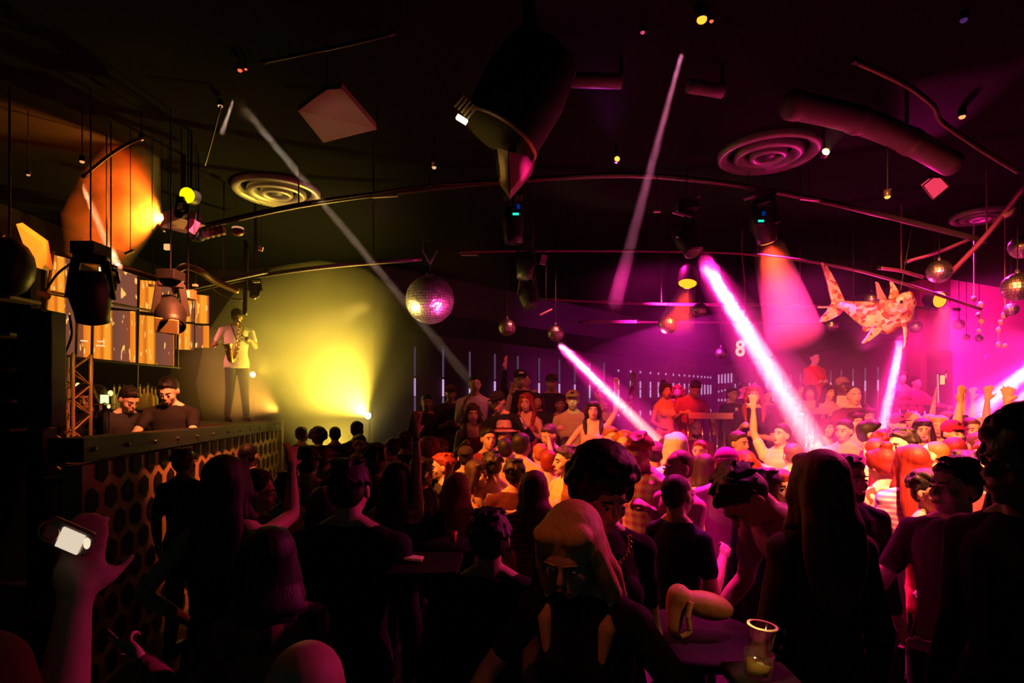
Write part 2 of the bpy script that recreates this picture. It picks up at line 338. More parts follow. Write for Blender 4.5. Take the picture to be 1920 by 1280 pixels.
def person(label, x, ytop, d, yaw=0, sex='m', hair='short', hc='n', skin='p', top=(BLK, 1, None), bot=('trousers', JEAN), al='down', ar='down',
           lean=0, side=0, head=(0, 0, 0), base=0., H=None, group=None, extra=None, wide=1.0, hs=1.0, sit=0, at=None, twist=0, legs=None, beard=False, top2=None):
    """al: the person's own left arm (+x when facing the camera), ar: the right arm"""
    near = d < 2.9; vx = .0085 if near else (.0115 if d < 5 else (.0135 if d < 7.4 else .0165))
    fem = sex == 'f'
    shx = (.165 if fem else .195) * wide; hw = (.155 if fem else .15) * (wide * .6 + .4)
    q = rot(Z_, twist) @ rot(Y_, side) @ rot(X_, lean); pv = V((0, 0, .95))
    T = lambda p: pv + q @ (V(p) - pv)
    qh = q @ rot(X_, head[0]) @ rot(Z_, head[1]) @ rot(Y_, head[2])
    nb = V((0, .005, 1.53)); HT = lambda p: T(nb) + qh @ (V(p) * hs + V((0, -.012, .105 * hs)))
    fat = 1.0 if vx < .01 else (1.2 if vx < .013 else 1.4)
    # ---- body
    b = MB()
    tors = [(.84, .12, .085), (.92, hw - .012, .10), (1.02, hw * .92, .10), (1.12, .118 if fem else .135 * wide, .088), (1.24, .135 if fem else .155 * wide, .098), (1.36, shx * .86, .098), (1.43, shx * .74, .078), (1.475, shx * .42, .06)]
    def TR(inf, lo=0, hi=99):
        return [(T((0, .0, z)), rx + inf, ry + inf, q) for z, rx, ry in tors if lo <= z <= hi]
    b.loft(TR(0), 16)
    if fem:
        for s in (-1, 1): b.ell(T((s * .065, -.085, 1.29)), .058, .05, .055, q)
    b.limb(T((0, .012, 1.44)), HT((0, .02, -.05)), .058 if not fem else .048, .052 if not fem else .044)
    hd = [('c', (0, .012, .03), (.076, .096, .09)), ('j', (0, -.022, -.045), (.058, .066, .07)), ('h', (0, -.062, -.088), (.026, .026, .022)), ('b', (0, -.072, .026), (.052, .02, .014)),
          ('k', (.036, -.056, -.028), (.026, .03, .028)), ('k', (-.036, -.056, -.028), (.026, .03, .028)), ('l', (0, -.086, -.06), (.024, .011, .012)), ('e', (.079, .01, -.008), (.011, .021, .032)), ('e', (-.079, .01, -.008), (.011, .021, .032))]
    for _, c, r in hd: b.ell(HT(c), r[0] * hs, r[1] * hs, r[2] * hs, qh)
    b.limb(HT((0, -.088, .012)), HT((0, -.108, -.024)), .008 * hs, .0135 * hs, 8)
    shirt = MB(); sh = {}
    col, slv, pat = (tuple(top) + (None,))[:3] if len(top) < 3 else top[:3]
    col2 = top[3] if len(top) > 3 else (.9, .9, .9)
    inf = .011
    if slv is not None:
        lo = {True: 0, False: .9}[True]
        shirt.loft(TR(inf, .84 if not isinstance(bot, tuple) or bot[0] != 'crop' else 1.1, 1.44 if slv > 0 else 1.40), 16)
        if bot[0] == 'trousers': shirt.loft([(T((0, 0, .83)), hw + .026, .134, q), (T((0, 0, .93)), hw + .028, .136, q), (T((0, 0, 1.04)), hw * .92 + .016, .115, q)], 16)
        if fem:
            for s in (-1, 1): shirt.ell(T((s * .065, -.088, 1.29)), .066, .055, .062, q)
        if slv == 0:
            for s in (-1, 1): shirt.limb(T((s * .09, -.07, 1.38)), T((s * .085, .06, 1.40)), .02, .02); shirt.limb(T((s * .09, -.03, 1.44)), T((s * .085, .03, 1.45)), .018, .018)
        if slv > 0: shirt.loft([(T((0, 0, 1.42)), shx * .74, .088, q), (T((0, .005, 1.495)), .072, .07, q)], 14)
    hands = {}
    for s, arm in ((1, al), (-1, ar)):
        if isinstance(arm, str): e, h, pose = ARMS[arm]
        else: e, h, pose = arm
        sho = T((s * (shx - .012), .0, 1.405)); el = sho + q @ V((e[0] * s, e[1], e[2])); wr = el + (q @ V((h[0] * s, h[1], h[2])))
        k = 1.0 if not fem else .86
        b.limb(sho, el, .052 * k, .040 * k); b.limb(el, el + (wr - el) * .35, .041 * k, .042 * k); b.limb(el + (wr - el) * .35, wr, .042 * k, .025 * k)
        hand(b, wr, wr - el, pose, s, 1.0 if not fem else .9, q @ V((-s * .6, -.7, .2)), fat); hands[s] = (wr, (wr - el).normalized())
        if slv is not None and slv > 0:
            shirt.limb(sho, sho + (el - sho) * (.62 if slv == 1 else 1), .061 * k, .056 * k if slv == 1 else .048)
            if slv == 2: shirt.limb(el, el + (wr - el) * .9, .049, .036)
        tz_ = T((s * .045, .012, 1.50)); b.limb(tz_, sho + q @ V((-s * .02, 0, .0)), .040, .050)
        if slv is not None and slv > 0: shirt.limb(T((s * .06, .012, 1.475)), sho + q @ V((-s * .015, 0, .0)), .046, .062); shirt.ell(sho, .064, .062, .064, q)
    # ---- legs
    leg = []
    for s in (1, -1):
        hp = pv + V((s * .085, 0, -.03))
        if sit:
            kn = hp + V((s * .06, -.42, .02)); an = kn + V((0, -.02, -.44))
        elif legs: kn = pv + V(legs[0 if s > 0 else 1][0]); an = pv + V(legs[0 if s > 0 else 1][1])
        else: kn = V((s * .10, -.025, .49)); an = V((s * .115, .02, .09))
        leg.append((hp, kn, an)); b.limb(hp, kn, .082, .056); b.limb(kn, kn + (an - kn) * .35, .055, .057); b.limb(kn + (an - kn) * .35, an, .057, .034)
        b.ell(an + V((0, -.07, -.045)), .04, .11, .032)
    zt = HT((0, 0, .13)).z
    # ---- place so that the top of the head is seen at (x, ytop)
    hp = HT((0, .01, .12)) if at is None else V(at)
    sc = 1.0
    tx, tz = (x - 960) / F * d, EYE + (HOR - ytop) / F * d
    if H is None: sc = (tz - base) / hp.z
    else: sc = H / 1.75; base = tz - hp.z * sc
    off = rot(Z_, yaw) @ (hp * sc)
    root = thing('person', label, 'person', (tx - off.x, d - off.y, base), group, math.radians(yaw)); root.scale = (sc,) * 3
    root['group_hint'] = 0; del root['group_hint']
    K = dict(local=True)
    smn = 5 if vx > .01 else 6
    body = obj('body', b, skin_mat(SK[skin]), root, voxel=vx, sm=smn, **K)
    if slv is not None:
        obj('dress' if bot[0] == 'dress' else {0: 'sleeveless_top', 1: 'short_sleeved_shirt', 2: 'long_sleeved_shirt'}[slv], _dress(shirt, pv, bot, hw, q) if bot[0] == 'dress' else shirt, cloth_mat(col, pat, col2), root, voxel=vx, sm=4, **K)
    if bot[0] in ('trousers', 'crop', 'shorts'):
        t = MB(); t.loft([(pv + V((0, 0, -.11)), hw * .9, .10, Quaternion()), (pv + V((0, 0, -.03)), hw + .012, .122, Quaternion()), (pv + V((0, 0, .07)), hw * .95 + .008, .112, Quaternion())], 16)
        for h_, kn, an in leg:
            t.limb(h_, kn, .094, .068)
            if bot[0] != 'shorts': t.limb(kn, an + V((0, 0, .02)), .068, .052)
        obj('trousers' if bot[0] != 'shorts' else 'shorts', t, cloth_mat(bot[1], *(bot[2:] if len(bot) > 2 else ())), root, voxel=max(vx, .012), sm=3, **K)
    elif bot[0] == 'skirt':
        t = MB(); t.loft([(pv + V((0, 0, z)), rx, ry, Quaternion()) for z, rx, ry in ((.07, hw * .93, .11), (-.03, hw + .02, .13), (-.25, hw + .04, .15), (-.42, hw + .06, .17))], 18)
        obj('skirt', t, cloth_mat(bot[1], *(bot[2:] if len(bot) > 2 else ())), root, voxel=.014, sm=3, **K)
    for h_, kn, an in leg:
        s_ = MB().ell(an + V((0, -.072, -.045)), .048, .125, .040).limb(an + V((0, .01, -.01)), an + V((0, .02, -.05)), .045, .045).box(an + V((0, -.065, -.077)), .085, .25, .022)
        obj('shoe', s_, mat('leather', (.02, .018, .018), .4), root, voxel=.014, sm=2, **K)
    # ---- hair
    if hair not in ('bald',):
        hb = MB(); rnd = random.Random(label); E = lambda c, r: hb.ell(HT(c), r[0] * hs, r[1] * hs, r[2] * hs, qh, 14, 10)
        if hair in ('short', 'crop', 'curly', 'quiff', 'fringe'):
            g = .0 if hair != 'crop' else -.005
            E((0, .026, .044), (.083 + g, .098 + g, .088 + g)); E((0, .045, .0), (.078 + g, .068 + g, .075 + g))
            if hair in ('short', 'quiff', 'fringe'):
                for k in range(9): 
                    t = -1 + k / 4; E((t * .045, -.055 + abs(t) * .03, .095 - abs(t) * .02), (.022, .035, .022 + (.014 if hair == 'quiff' else 0)))
            if hair == 'fringe':
                for k in range(7): hb.limb(HT((-.06 + k * .02, -.07, .09)), HT((-.065 + k * .022, -.094, .035)), .016, .008)
            if hair == 'curly':
                for k in range(70):
                    u = rnd.uniform(0, 2 * PI); v = rnd.uniform(.0, 1.5); r = .093
                    E((r * math.cos(v) * math.cos(u), .028 + r * 1.1 * math.cos(v) * math.sin(u) if not (math.sin(u) < -.5 and v < .7) else .03, .045 + r * math.sin(v)), (.02, .02, .02))
        if hair in ('short', 'quiff', 'fringe', 'curly') and d < 4.6:
            for k in range(150):
                u = rnd.uniform(-.35, PI + .35) if rnd.random() < .7 else rnd.uniform(0, 2 * PI); v = rnd.uniform(-.1, 1.45) if math.sin(u) > -.2 else rnd.uniform(.65, 1.45)
                c0 = V((.080 * math.cos(v) * math.cos(u), .028 + .094 * math.cos(v) * math.sin(u), .045 + .084 * math.sin(v))); dn = V((math.cos(u) * .5, math.sin(u) * .5 + .2, -.75 if v < .9 else .1)).normalized()
                hb.limb(HT(c0), HT(c0 + dn * .028 + V((math.cos(u), math.sin(u), .3)) * .006), .0095 * hs, .005 * hs, 6)
        if hair in ('long', 'wavy', 'bob') and d < 4.6:
            for k in range(26):
                t = rnd.uniform(-1, 1); x0 = .07 * t; hb.tube([HT((x0 * .5, -.03 if abs(t) > .4 else .02, .125 - .03 * abs(t))), HT((x0 + .012 * (1 if t > 0 else -1), .045, .05)) if abs(t) < .6 else HT((.09 * (1 if t > 0 else -1), .0, .03)), T((x0 * 1.35, .10 if abs(t) < .8 else .03, 1.5)), T((x0 * 1.25 + rnd.uniform(-.01, .01), .13 if abs(t) < .8 else .0, 1.33 if hair != 'bob' else 1.46))], .012, 6, [.6, 1, 1, .5])
        if hair in ('long', 'wavy', 'bob', 'pony', 'bun', 'afro', 'tied'):
            E((0, .022, .046), (.087, .103, .09)); E((0, .045, .0), (.082, .07, .08))
            for s in (-1, 1): E((s * .036, -.040, .086), (.048, .042, .030)); E((s * .076, -.002, .03), (.018, .056, .06))
        if hair in ('long', 'wavy', 'bob'):
            zl = {'long': -.30, 'wavy': -.26, 'bob': -.13}[hair]
            hb.loft([(HT((0, .045, .03)), .088, .06, qh), (HT((0, .06, -.06)), .094, .055, qh), (T((0, .085, 1.52)), .105, .05, q), (T((0, .10, 1.42 if zl < -.2 else 1.49)), .11, .04, q)] + ([(T((0, .11, 1.32)), .095, .034, q), (T((0, .11, 1.22)), .05, .02, q)] if zl < -.2 else []), 16)
            for s in (-1, 1):
                pts = [HT((s * .074, -.02, .04)), HT((s * .088, -.015, -.05)), T((s * .098, .0, 1.50)), T((s * .095, -.06 if zl < -.2 else .02, 1.42))] + ([T((s * .085, -.105, 1.33))] if zl < -.2 else [])
                hb.tube(pts, .03, 10, [.8, 1.0, 1.1, .95, .4][:len(pts)])
            if hair == 'wavy':
                for k in range(60):
                    s = rnd.choice((-1, 1)); z = rnd.uniform(1.28, 1.68); hb.ell(T((s * rnd.uniform(.06, .12), rnd.uniform(.0, .12), z)), .026, .026, .03)
        if hair == 'pony': E((0, .12, .05), (.03, .035, .03)); hb.tube([HT((0, .12, .05)), HT((0, .17, -.02)), HT((0, .16, -.13)), HT((0, .14, -.22))], .032, 10, [.7, 1, .9, .3])
        if hair == 'bun': E((0, .06, .14), (.042, .042, .036))
        if hair == 'afro':
            for k in range(130):
                u = rnd.uniform(0, 2 * PI); v = rnd.uniform(-.35, 1.5); yy = math.cos(v) * math.sin(u)
                if yy < -.45 and v < .75: continue
                E((.105 * math.cos(v) * math.cos(u), .03 + .115 * yy, .045 + .11 * math.sin(v)), (.027, .027, .027))
        obj('hair', hb, hair_mat(HC[hc]), root, voxel=max(vx * .8, .007), sm=3 if hair not in ('afro', 'curly') else 1, **K)
    if beard:
        bb = MB().ell(HT((0, -.03, -.075)), .058, .062, .045, qh).ell(HT((0, -.072, -.095)), .034, .022, .026, qh); obj('beard', bb, hair_mat(HC[hc]), root, voxel=.01, sm=2, **K)
    # ---- face
    if d < 9.5:
        for s in (-1, 1):
            e = MB().ell(HT((s * .030, -.0835, .004)), .0135 * hs, .009 * hs, .0066 * hs, qh, 10, 6); eo = obj('eye', e, mat('eyeball', (.7, .68, .65), .2), root, smooth=True, **K)
            if d < 6: obj('iris', MB().ell(HT((s * .030, -.0905, .004)), .0065 * hs, .004 * hs, .0065 * hs, qh, 8, 5), mat('iris', (.03, .015, .01), .2), eo, smooth=True, **K)
            obj('eyebrow', MB().limb(HT((s * .014, -.093, .026)), HT((s * .045, -.082, .025)), .0045 * hs, .0035 * hs, 6), hair_mat(HC[hc if hc not in 'w' else 'm']), root, smooth=True, **K)
        obj('mouth', MB().ell(HT((0, -.0955, -.060)), .022 * hs, .006 * hs, .0075 * hs, qh, 10, 6), mat('lips', (.38, .10, .09) if fem else (.32, .13, .10), .4), root, smooth=True, **K)
    if extra: extra(root, dict(T=T, HT=HT, q=q, qh=qh, hands=hands, K=K, hs=hs, sc=sc, yaw=yaw, pv=pv))
    return root

def _dress(m, pv, bot, hw, q):
    L = bot[1] if len(bot) > 1 and isinstance(bot[1], float) else .5
    m.loft([(pv + V((0, 0, z)), rx, ry, Quaternion()) for z, rx, ry in ((.1, hw, .11), (-.03, hw + .02, .13), (-L * .5, hw + .045, .15), (-L, hw + .07, .18))], 18); return m

# things worn: extras (parts of the person)
def wear_cap(col=(.01, .01, .012), back=False, mark=None):
    def f(root, k):
        HT, qh, hs = k['HT'], k['qh'], k['hs']; s = 1 if back else -1
        c = MB().ell(HT((0, .016, .058)), .09 * hs, .105 * hs, .082 * hs, qh, 16, 10); cp = obj('cap', c, cloth_mat(col), root, voxel=.01, sm=2, local=True)
        obj('peak', MB().loft([(HT((0, s * .085, .048)), .07, .05, qh), (HT((0, s * .10, .060)), .066, .07, qh)], 16), cloth_mat(col), cp, smooth=True, local=True)
        if mark: obj('badge', MB().box(HT((0, -.088, .085)), .06, .008, .022, qh), mat('white_print', (.8, .8, .8), .6), cp, local=True)
    return f
def wear_hat(col=(.02, .02, .02)):
    def f(root, k):
        HT, qh = k['HT'], k['qh']; h = MB().lathe(HT((0, .01, .055)), [(.0, .12), (.06, .125), (.082, .10), (.092, .02), (.15, .0), (.155, .006), (.155, -.004), (.09, -.006)], qh, 24)
        hh = obj('hat', h, cloth_mat(col), root, smooth=True, local=True); obj('hat_band', MB().lathe(HT((0, .01, .055)), [(.094, .012), (.0955, .03), (.093, .045)], qh, 24), cloth_mat((.2, .02, .02)), hh, smooth=True, local=True)
    return f
def wear_glasses(dark=True):
    def f(root, k):
        HT, qh = k['HT'], k['qh']; fr = MB()
        for s in (-1, 1): fr.bar(HT((s * .055, -.088, .008)), HT((s * .08, .01, .008)), .004)
        fr.bar(HT((-.055, -.10, .014)), HT((.055, -.10, .014)), .005); g = obj('glasses', fr, BLACK, root, local=True)
        for s in (-1, 1): obj('lens', MB().ell(HT((s * .03, -.10, .003)), .024, .004, .018, qh), mat('dark_lens', (.01, .01, .01), .08) if dark else mat('clear_lens', (.3, .3, .3), .05), g, smooth=True, local=True)
    return f
def wear_necklace(root, k):
    T = k['T']; n = MB()
    for i in range(15):
        t = PI * (i / 14) ; n.ell(T((-.085 * math.cos(t), -.075 - .035 * math.sin(t), 1.475 - .075 * math.sin(t))), .010, .008, .012)
    obj('necklace', n, mat('gold', (.8, .55, .2), .25, 1.), root, smooth=True, local=True)
def wear_watch(side, col=(.6, .6, .6)):
    def f(root, k):
        w, dd = k['hands'][side]; obj('bracelet', MB().lathe(w - dd * .03, [(.031, -.011), (.034, 0), (.031, .011), (.027, 0), (.031, -.011)], dd.to_track_quat('Z', 'Y'), 18), mat('bracelet', col, .25, .8), root, smooth=True, local=True)
    return f
def print_on_shirt(root, k):
    T = k['T']; m = MB(); rnd = random.Random(4); ring = [T((.07 * math.cos(t), -.122 + .03 * abs(math.cos(t)) ** 2, 1.27 + .07 * math.sin(t))) for t in [i * 2 * PI / 20 for i in range(21)]]
    m.tube(ring, .005, 6)
    for i in range(6): m.tube([T((rnd.uniform(-.05, .05), -.124, 1.27 + rnd.uniform(-.05, .05))), T((rnd.uniform(-.02, .02), -.126, 1.27)), T((rnd.uniform(-.04, .04), -.124, 1.27 + rnd.uniform(-.05, .05)))], .006, 6)
    obj('shirt_print', m, mat('orange_print', (.8, .35, .1), .7), root, smooth=True, local=True)
def both(*fs):
    def f(root, k):
        for g in fs: g(root, k)
    return f
def W(root, k, side):      # world place of a hand
    w, dd = k['hands'][side]; M = Matrix.Translation(root.location) @ Matrix.Rotation(math.radians(k['yaw']), 4, 'Z') @ Matrix.Scale(k['sc'], 4)
    return M @ (w + dd * .08), (M.to_3x3() @ dd).normalized()
# ------------------------------------------------------------------ the room
def struct(name, mb, m, **k): return tag(obj(name, mb, m, **k), kind='structure')
FLOORM = mat('dance_floor', (.035, .03, .032), .35, spec=.4, bump=.1, bscale=4)
WALLM = mat('dark_wall', (.055, .05, .06), .8, spec=.15, bump=.2, bscale=6)
CEILM = mat('dark_ceiling', (.007, .008, .008), .95, spec=.03)
struct('floor', MB().box((2, 11, -.05), 20, 24, .1), FLOORM)
struct('ceiling', MB().box((2, 11, 4.32), 20, 24, .1), CEILM)
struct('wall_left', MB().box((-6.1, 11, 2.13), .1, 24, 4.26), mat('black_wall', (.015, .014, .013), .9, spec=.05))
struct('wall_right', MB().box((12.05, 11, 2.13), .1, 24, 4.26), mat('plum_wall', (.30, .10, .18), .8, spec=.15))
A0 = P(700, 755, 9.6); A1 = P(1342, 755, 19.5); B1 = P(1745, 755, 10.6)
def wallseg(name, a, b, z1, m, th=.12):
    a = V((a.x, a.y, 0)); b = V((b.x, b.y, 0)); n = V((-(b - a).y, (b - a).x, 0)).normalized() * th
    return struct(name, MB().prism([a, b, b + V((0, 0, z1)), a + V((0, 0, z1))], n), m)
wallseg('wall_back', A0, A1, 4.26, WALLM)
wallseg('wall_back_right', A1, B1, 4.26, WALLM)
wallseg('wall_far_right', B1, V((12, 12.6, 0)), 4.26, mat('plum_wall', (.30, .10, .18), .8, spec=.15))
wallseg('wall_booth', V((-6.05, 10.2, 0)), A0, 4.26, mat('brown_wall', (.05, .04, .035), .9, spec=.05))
for nm, a, b in (('baseboard_back', A0, A1), ('baseboard_back_right', A1, B1)):
    a = V((a.x, a.y, 0)); b = V((b.x, b.y, 0)); n = V(((b - a).y, -(b - a).x, 0)).normalized() * .02
    struct(nm, MB().prism([a + n * .05, b + n * .05, b + n * .05 + V((0, 0, .15)), a + n * .05 + V((0, 0, .15))], n), BLACK)
# upper soffit that runs round the room above the tubes
def seg_box(name, a, b, z0, z1, off, th, m, **k):
    a = V((a.x, a.y, z0)); b = V((b.x, b.y, z0)); n = V(((b - a).y, -(b - a).x, 0)).normalized(); h = V((0, 0, z1 - z0))
    return MB().prism([a + n * off, b + n * off, b + n * off + h, a + n * off + h], n * th)
struct('trim_soffit', seg_box('', A0, A1, 3.15, 3.5, .02, .25, None), CEILM)
struct('trim_soffit_right', seg_box('', A1, B1, 3.15, 3.5, .02, .25, None), CEILM)
# raised terraces under the guests at the back
struct('floor_terrace', MB().prism([P(745, 755, 7.2) * 1 + V((0, 0, -1.9)), P(1215, 755, 6.9) + V((0, 0, -1.9)), P(1215, 755, 9.3) + V((0, 0, -1.9)), P(745, 755, 9.3) + V((0, 0, -1.9))], V((0, 0, .45))), MATTE)
struct('floor_step', MB().prism([P(815, 755, 6.15) + V((0, 0, -1.9)), P(1180, 755, 6.15) + V((0, 0, -1.9)), P(1180, 755, 6.9) + V((0, 0, -1.9)), P(790, 755, 7.15) + V((0, 0, -1.9))], V((0, 0, .3))), MATTE)
struct('floor_gallery', MB().prism([V((2.4, 8.0, 0)), V((8.6, 7.7, 0)), V((9.5, 10.0, 0)), V((6.6, 13.5, 0)), V((2.4, 10.4, 0))], V((0, 0, .5))), MATTE)
# vertical metal tubes on the back walls, their reflections imitated by glowing sections
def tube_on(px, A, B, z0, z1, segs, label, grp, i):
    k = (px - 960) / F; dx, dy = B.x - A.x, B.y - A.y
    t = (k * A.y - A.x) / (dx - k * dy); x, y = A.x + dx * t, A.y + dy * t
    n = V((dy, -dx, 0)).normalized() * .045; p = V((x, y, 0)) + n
    tt = thing('metal_tube', label, 'metal tube', (p.x, p.y, z0), grp)
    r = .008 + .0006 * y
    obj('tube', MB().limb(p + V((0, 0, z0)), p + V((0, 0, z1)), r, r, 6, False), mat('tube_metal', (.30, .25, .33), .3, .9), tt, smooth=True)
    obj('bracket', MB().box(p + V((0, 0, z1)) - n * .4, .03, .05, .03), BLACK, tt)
    for a, b, s in segs: obj('gleam_led_section', MB().limb(p + V((0, 0, a)), p + V((0, 0, b)), r * 1.25, r * 1.25, 6, False), emis('violet_gleam_led', (.78, .42, .85), s), tt)  # emission imitates the pipes' reflections; dotted corner tubes carry LEDs
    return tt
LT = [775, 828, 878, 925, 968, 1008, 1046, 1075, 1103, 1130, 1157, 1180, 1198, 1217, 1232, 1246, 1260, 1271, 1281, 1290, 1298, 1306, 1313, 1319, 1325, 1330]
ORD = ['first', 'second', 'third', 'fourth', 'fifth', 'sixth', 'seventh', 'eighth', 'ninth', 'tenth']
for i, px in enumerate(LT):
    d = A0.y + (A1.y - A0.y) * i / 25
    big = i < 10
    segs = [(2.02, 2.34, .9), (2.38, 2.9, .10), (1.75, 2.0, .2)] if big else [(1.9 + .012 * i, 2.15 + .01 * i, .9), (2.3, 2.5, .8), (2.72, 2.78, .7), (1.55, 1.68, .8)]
    tube_on(px, A0, A1, 1.2, 2.95 if big else 3.1, segs, ('%s vertical metal tube from the left, gleam painted on, on the dark back wall' % ORD[i]) if big else 'thin vertical metal tube with lit dots just left of the back corner', 'wide spaced tubes' if big else 'tubes crowding the left of the corner', i)
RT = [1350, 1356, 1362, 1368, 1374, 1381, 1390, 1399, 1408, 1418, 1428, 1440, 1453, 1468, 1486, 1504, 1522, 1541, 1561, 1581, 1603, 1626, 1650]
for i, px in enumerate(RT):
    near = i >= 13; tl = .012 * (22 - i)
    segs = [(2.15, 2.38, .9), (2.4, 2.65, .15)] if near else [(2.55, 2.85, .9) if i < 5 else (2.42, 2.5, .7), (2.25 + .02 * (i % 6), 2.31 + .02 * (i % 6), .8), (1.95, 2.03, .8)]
    tube_on(px, A1, B1, 1.2, 2.7 if near else 3.0, segs, ('%s slim metal tube from the left, gleam painted on, behind the right gallery guests' % ORD[i - 13]) if near else 'thin vertical metal tube with lit dots just right of the back corner', 'gallery wall tubes' if near else 'tubes crowding the right of the corner', i)
# glowing number sign: two 8s on a dark panel
sg = thing('number_sign', 'glowing number 88 sign on a dark panel high on the back wall', 'sign', P(1402, 653, 17.0))
obj('panel', MB().box(P(1402, 652, 17.08), 1.0, .06, .75), mat('sign_panel', (.10, .01, .05), .6), sg)
for k, px in enumerate((1388, 1414)):
    m = MB()
    for zc, r in ((.115, .085), (-.095, .10)):
        c = P(px, 653, 17.0) + V((0, 0, zc)); m.tube([c + V((r * math.cos(t), 0, r * math.sin(t))) for t in [j * 2 * PI / 16 for j in range(17)]], .045, 8)
    obj('digit', m, emis('sign_glow', (1, .70, .45), 1.2), sg)
# balustrades
def rail(name, label, a, b, z, n, m, hgt=.9):
    a = V((a.x, a.y, 0)); b = V((b.x, b.y, 0)); t = thing(name, label, 'railing', (a.x, a.y, z - hgt))
    obj('handrail', MB().bar(a + V((0, 0, z)), b + V((0, 0, z)), .07, .09), m, t, bevel=.01)
    for i in range(n + 1): p = a.lerp(b, i / n); obj('baluster', MB().limb(p + V((0, 0, z - hgt)), p + V((0, 0, z)), .016, .016, 8, False), CHROME, t, smooth=True)
    return t
RM = mat('pink_rail', (.5, .25, .35), .4)
rail('railing', 'gallery railing with metal balusters left of the tall striped dancer', P(1290, 755, 7.9), P(1400, 755, 7.75), 1.72, 8, RM, 1.2)
rail('railing', 'gallery railing with metal balusters under the red shirted guest', P(1512, 755, 7.75), P(1612, 755, 7.7), 1.79, 8, RM, 1.3)
rail('railing', 'dim far railing in front of two standing guests by the dark doorway', P(1655, 755, 9.6), P(1750, 755, 9.6), 1.9, 6, mat('plum_rail', (.25, .1, .18), .6), .95)
# dark pillar, doorway and wall lamps at the far right
struct('trim_pillar', MB().box(P(1742, 640, 10.4) + V((0, 0, -.7)), .55, .3, 3.6), mat('plum_dark', (.12, .03, .07), .8))
struct('door_1', MB().box(P(1762, 735, 10.0), .36, .12, 1.45), mat('door_dark', (.04, .01, .03), .6))
wl = thing('wall_lamp', 'small bright yellow wall lamp beside the dark doorway', 'lamp', P(1767, 712, 9.85))
obj('lamp_shade', MB().box(P(1767, 712, 9.85), .055, .05, .16), emis('lamp_glow', (1, .55, .12), 1.4), wl, bevel=.01); obj('wall_plate', MB().box(P(1767, 712, 9.92), .09, .03, .22), BLACK, wl)
wl = thing('neon_tube', 'thin upright pinkish neon tube left of the yellow wall lamp', 'neon tube', P(1759, 740, 9.85))
obj('tube', MB().limb(P(1758, 700, 9.9), P(1760, 762, 9.9), .012, .012, 8), emis('pink_neon', (1, .35, .35), .9), wl); obj('end_cap', MB().limb(P(1758, 697, 9.9), P(1758, 700, 9.9), .018, .018, 8), BLACK, wl)
wl = thing('neon_tube', 'short pinkish neon tube right of the yellow wall lamp', 'neon tube', P(1774, 705, 9.85))
obj('tube', MB().limb(P(1774, 698, 9.9), P(1774, 708, 9.9), .012, .012, 8), emis('pink_neon2', (1, .35, .35), .7), wl); obj('end_cap', MB().limb(P(1774, 695, 9.9), P(1774, 698, 9.9), .018, .018, 8), BLACK, wl)
ws = thing('wall_sign', 'faint pink lettering with a round lamp above on the right wall', 'sign', P(1833, 675, 11.2))
m = MB(); rn = random.Random(8)
for i in range(6):
    x = 1817 + i * 6; y = 678 - i * 1.6; c = [P(x + rn.uniform(-1, 1), y + dy, 11.4) for dy in (4, -5, 2, -3)]; c[1] += V((.04, 0, 0)); m.tube(c, .018, 6)
obj('lettering', m, mat('pink_letters', (1, .25, .5), .5), ws); obj('round_lamp', MB().ell(P(1824, 663, 11.4), .05, .04, .05), emis('pink_globe', (1, .22, .38), 1.2), ws, smooth=True)

# ------------------------------------------------------------------ DJ booth
q0 = V((-2.72, 3.6, 0)); q1 = V((-3.55, 8.7, 0)); bu = (q1 - q0).normalized(); bn = V((bu.y, -bu.x, 0)); BL = (q1 - q0).length
def BP(s, o, z): return q0 + bu * s + bn * o + V((0, 0, z))      # along the front, outwards to the crowd, up
bt = thing('dj_booth', 'long dj booth with hexagon pattern front and riveted black edge', 'dj booth', (q1.x, q1.y, 0))
obj('front_panel', MB().prism([BP(0, 0, 0), BP(BL, 0, 0), BP(BL, 0, 1.5), BP(0, 0, 1.5)], -bn * .12), mat('booth_gold', (.50, .30, .14), .4, spec=.5, bump=.15, bscale=5), bt)
hx = MB(); r = .078; px_ = .235; pz = .19
for i in range(int(BL / px_) + 1):
    for j in range(8):
        s = .1 + i * px_ + (j % 2) * px_ / 2; z = .12 + j * pz
        if s > BL - .12 or s < .08: continue
        c = BP(s, .008, z); pts = [c + bu * (r * math.sin(k * PI / 3)) + V((0, 0, r * math.cos(k * PI / 3) * 1.12)) for k in range(6)]; hx.prism(pts, bn * .003)
ho = obj('hexagon_inlay', hx, mat('booth_black', (.012, .011, .012), .8, spec=.1), bt)
obj('top_edge', MB().prism([BP(-.08, .05, 1.53), BP(BL + .03, .05, 1.50), BP(BL + .03, .05, 1.62), BP(-.08, .05, 1.68)], -bn * .2), mat('black_steel', (.009, .009, .010), .6, spec=.3), bt, bevel=.006)
for i in range(13):
    s = .03 + i * (BL - .05) / 12; obj('rivet', MB().ell(BP(s, .055, 1.605 - .045 * i / 12), .016, .016, .016), CHROME, bt, smooth=True)
obj('corner_post', MB().prism([BP(BL - .09, .05, 0), BP(BL + .03, .05, 0), BP(BL + .03, .05, 1.63), BP(BL - .09, .05, 1.63)], -bn * .12), mat('booth_edge', (.30, .24, .14), .4, .4), bt, bevel=.006)
obj('end_panel', MB().prism([BP(BL, .0, 0), BP(BL, -1.15, 0), BP(BL, -1.15, 1.5), BP(BL, 0, 1.5)], bu * .04), mat('booth_gold', (.50, .30, .14), .4, spec=.5, bump=.15, bscale=5), bt)
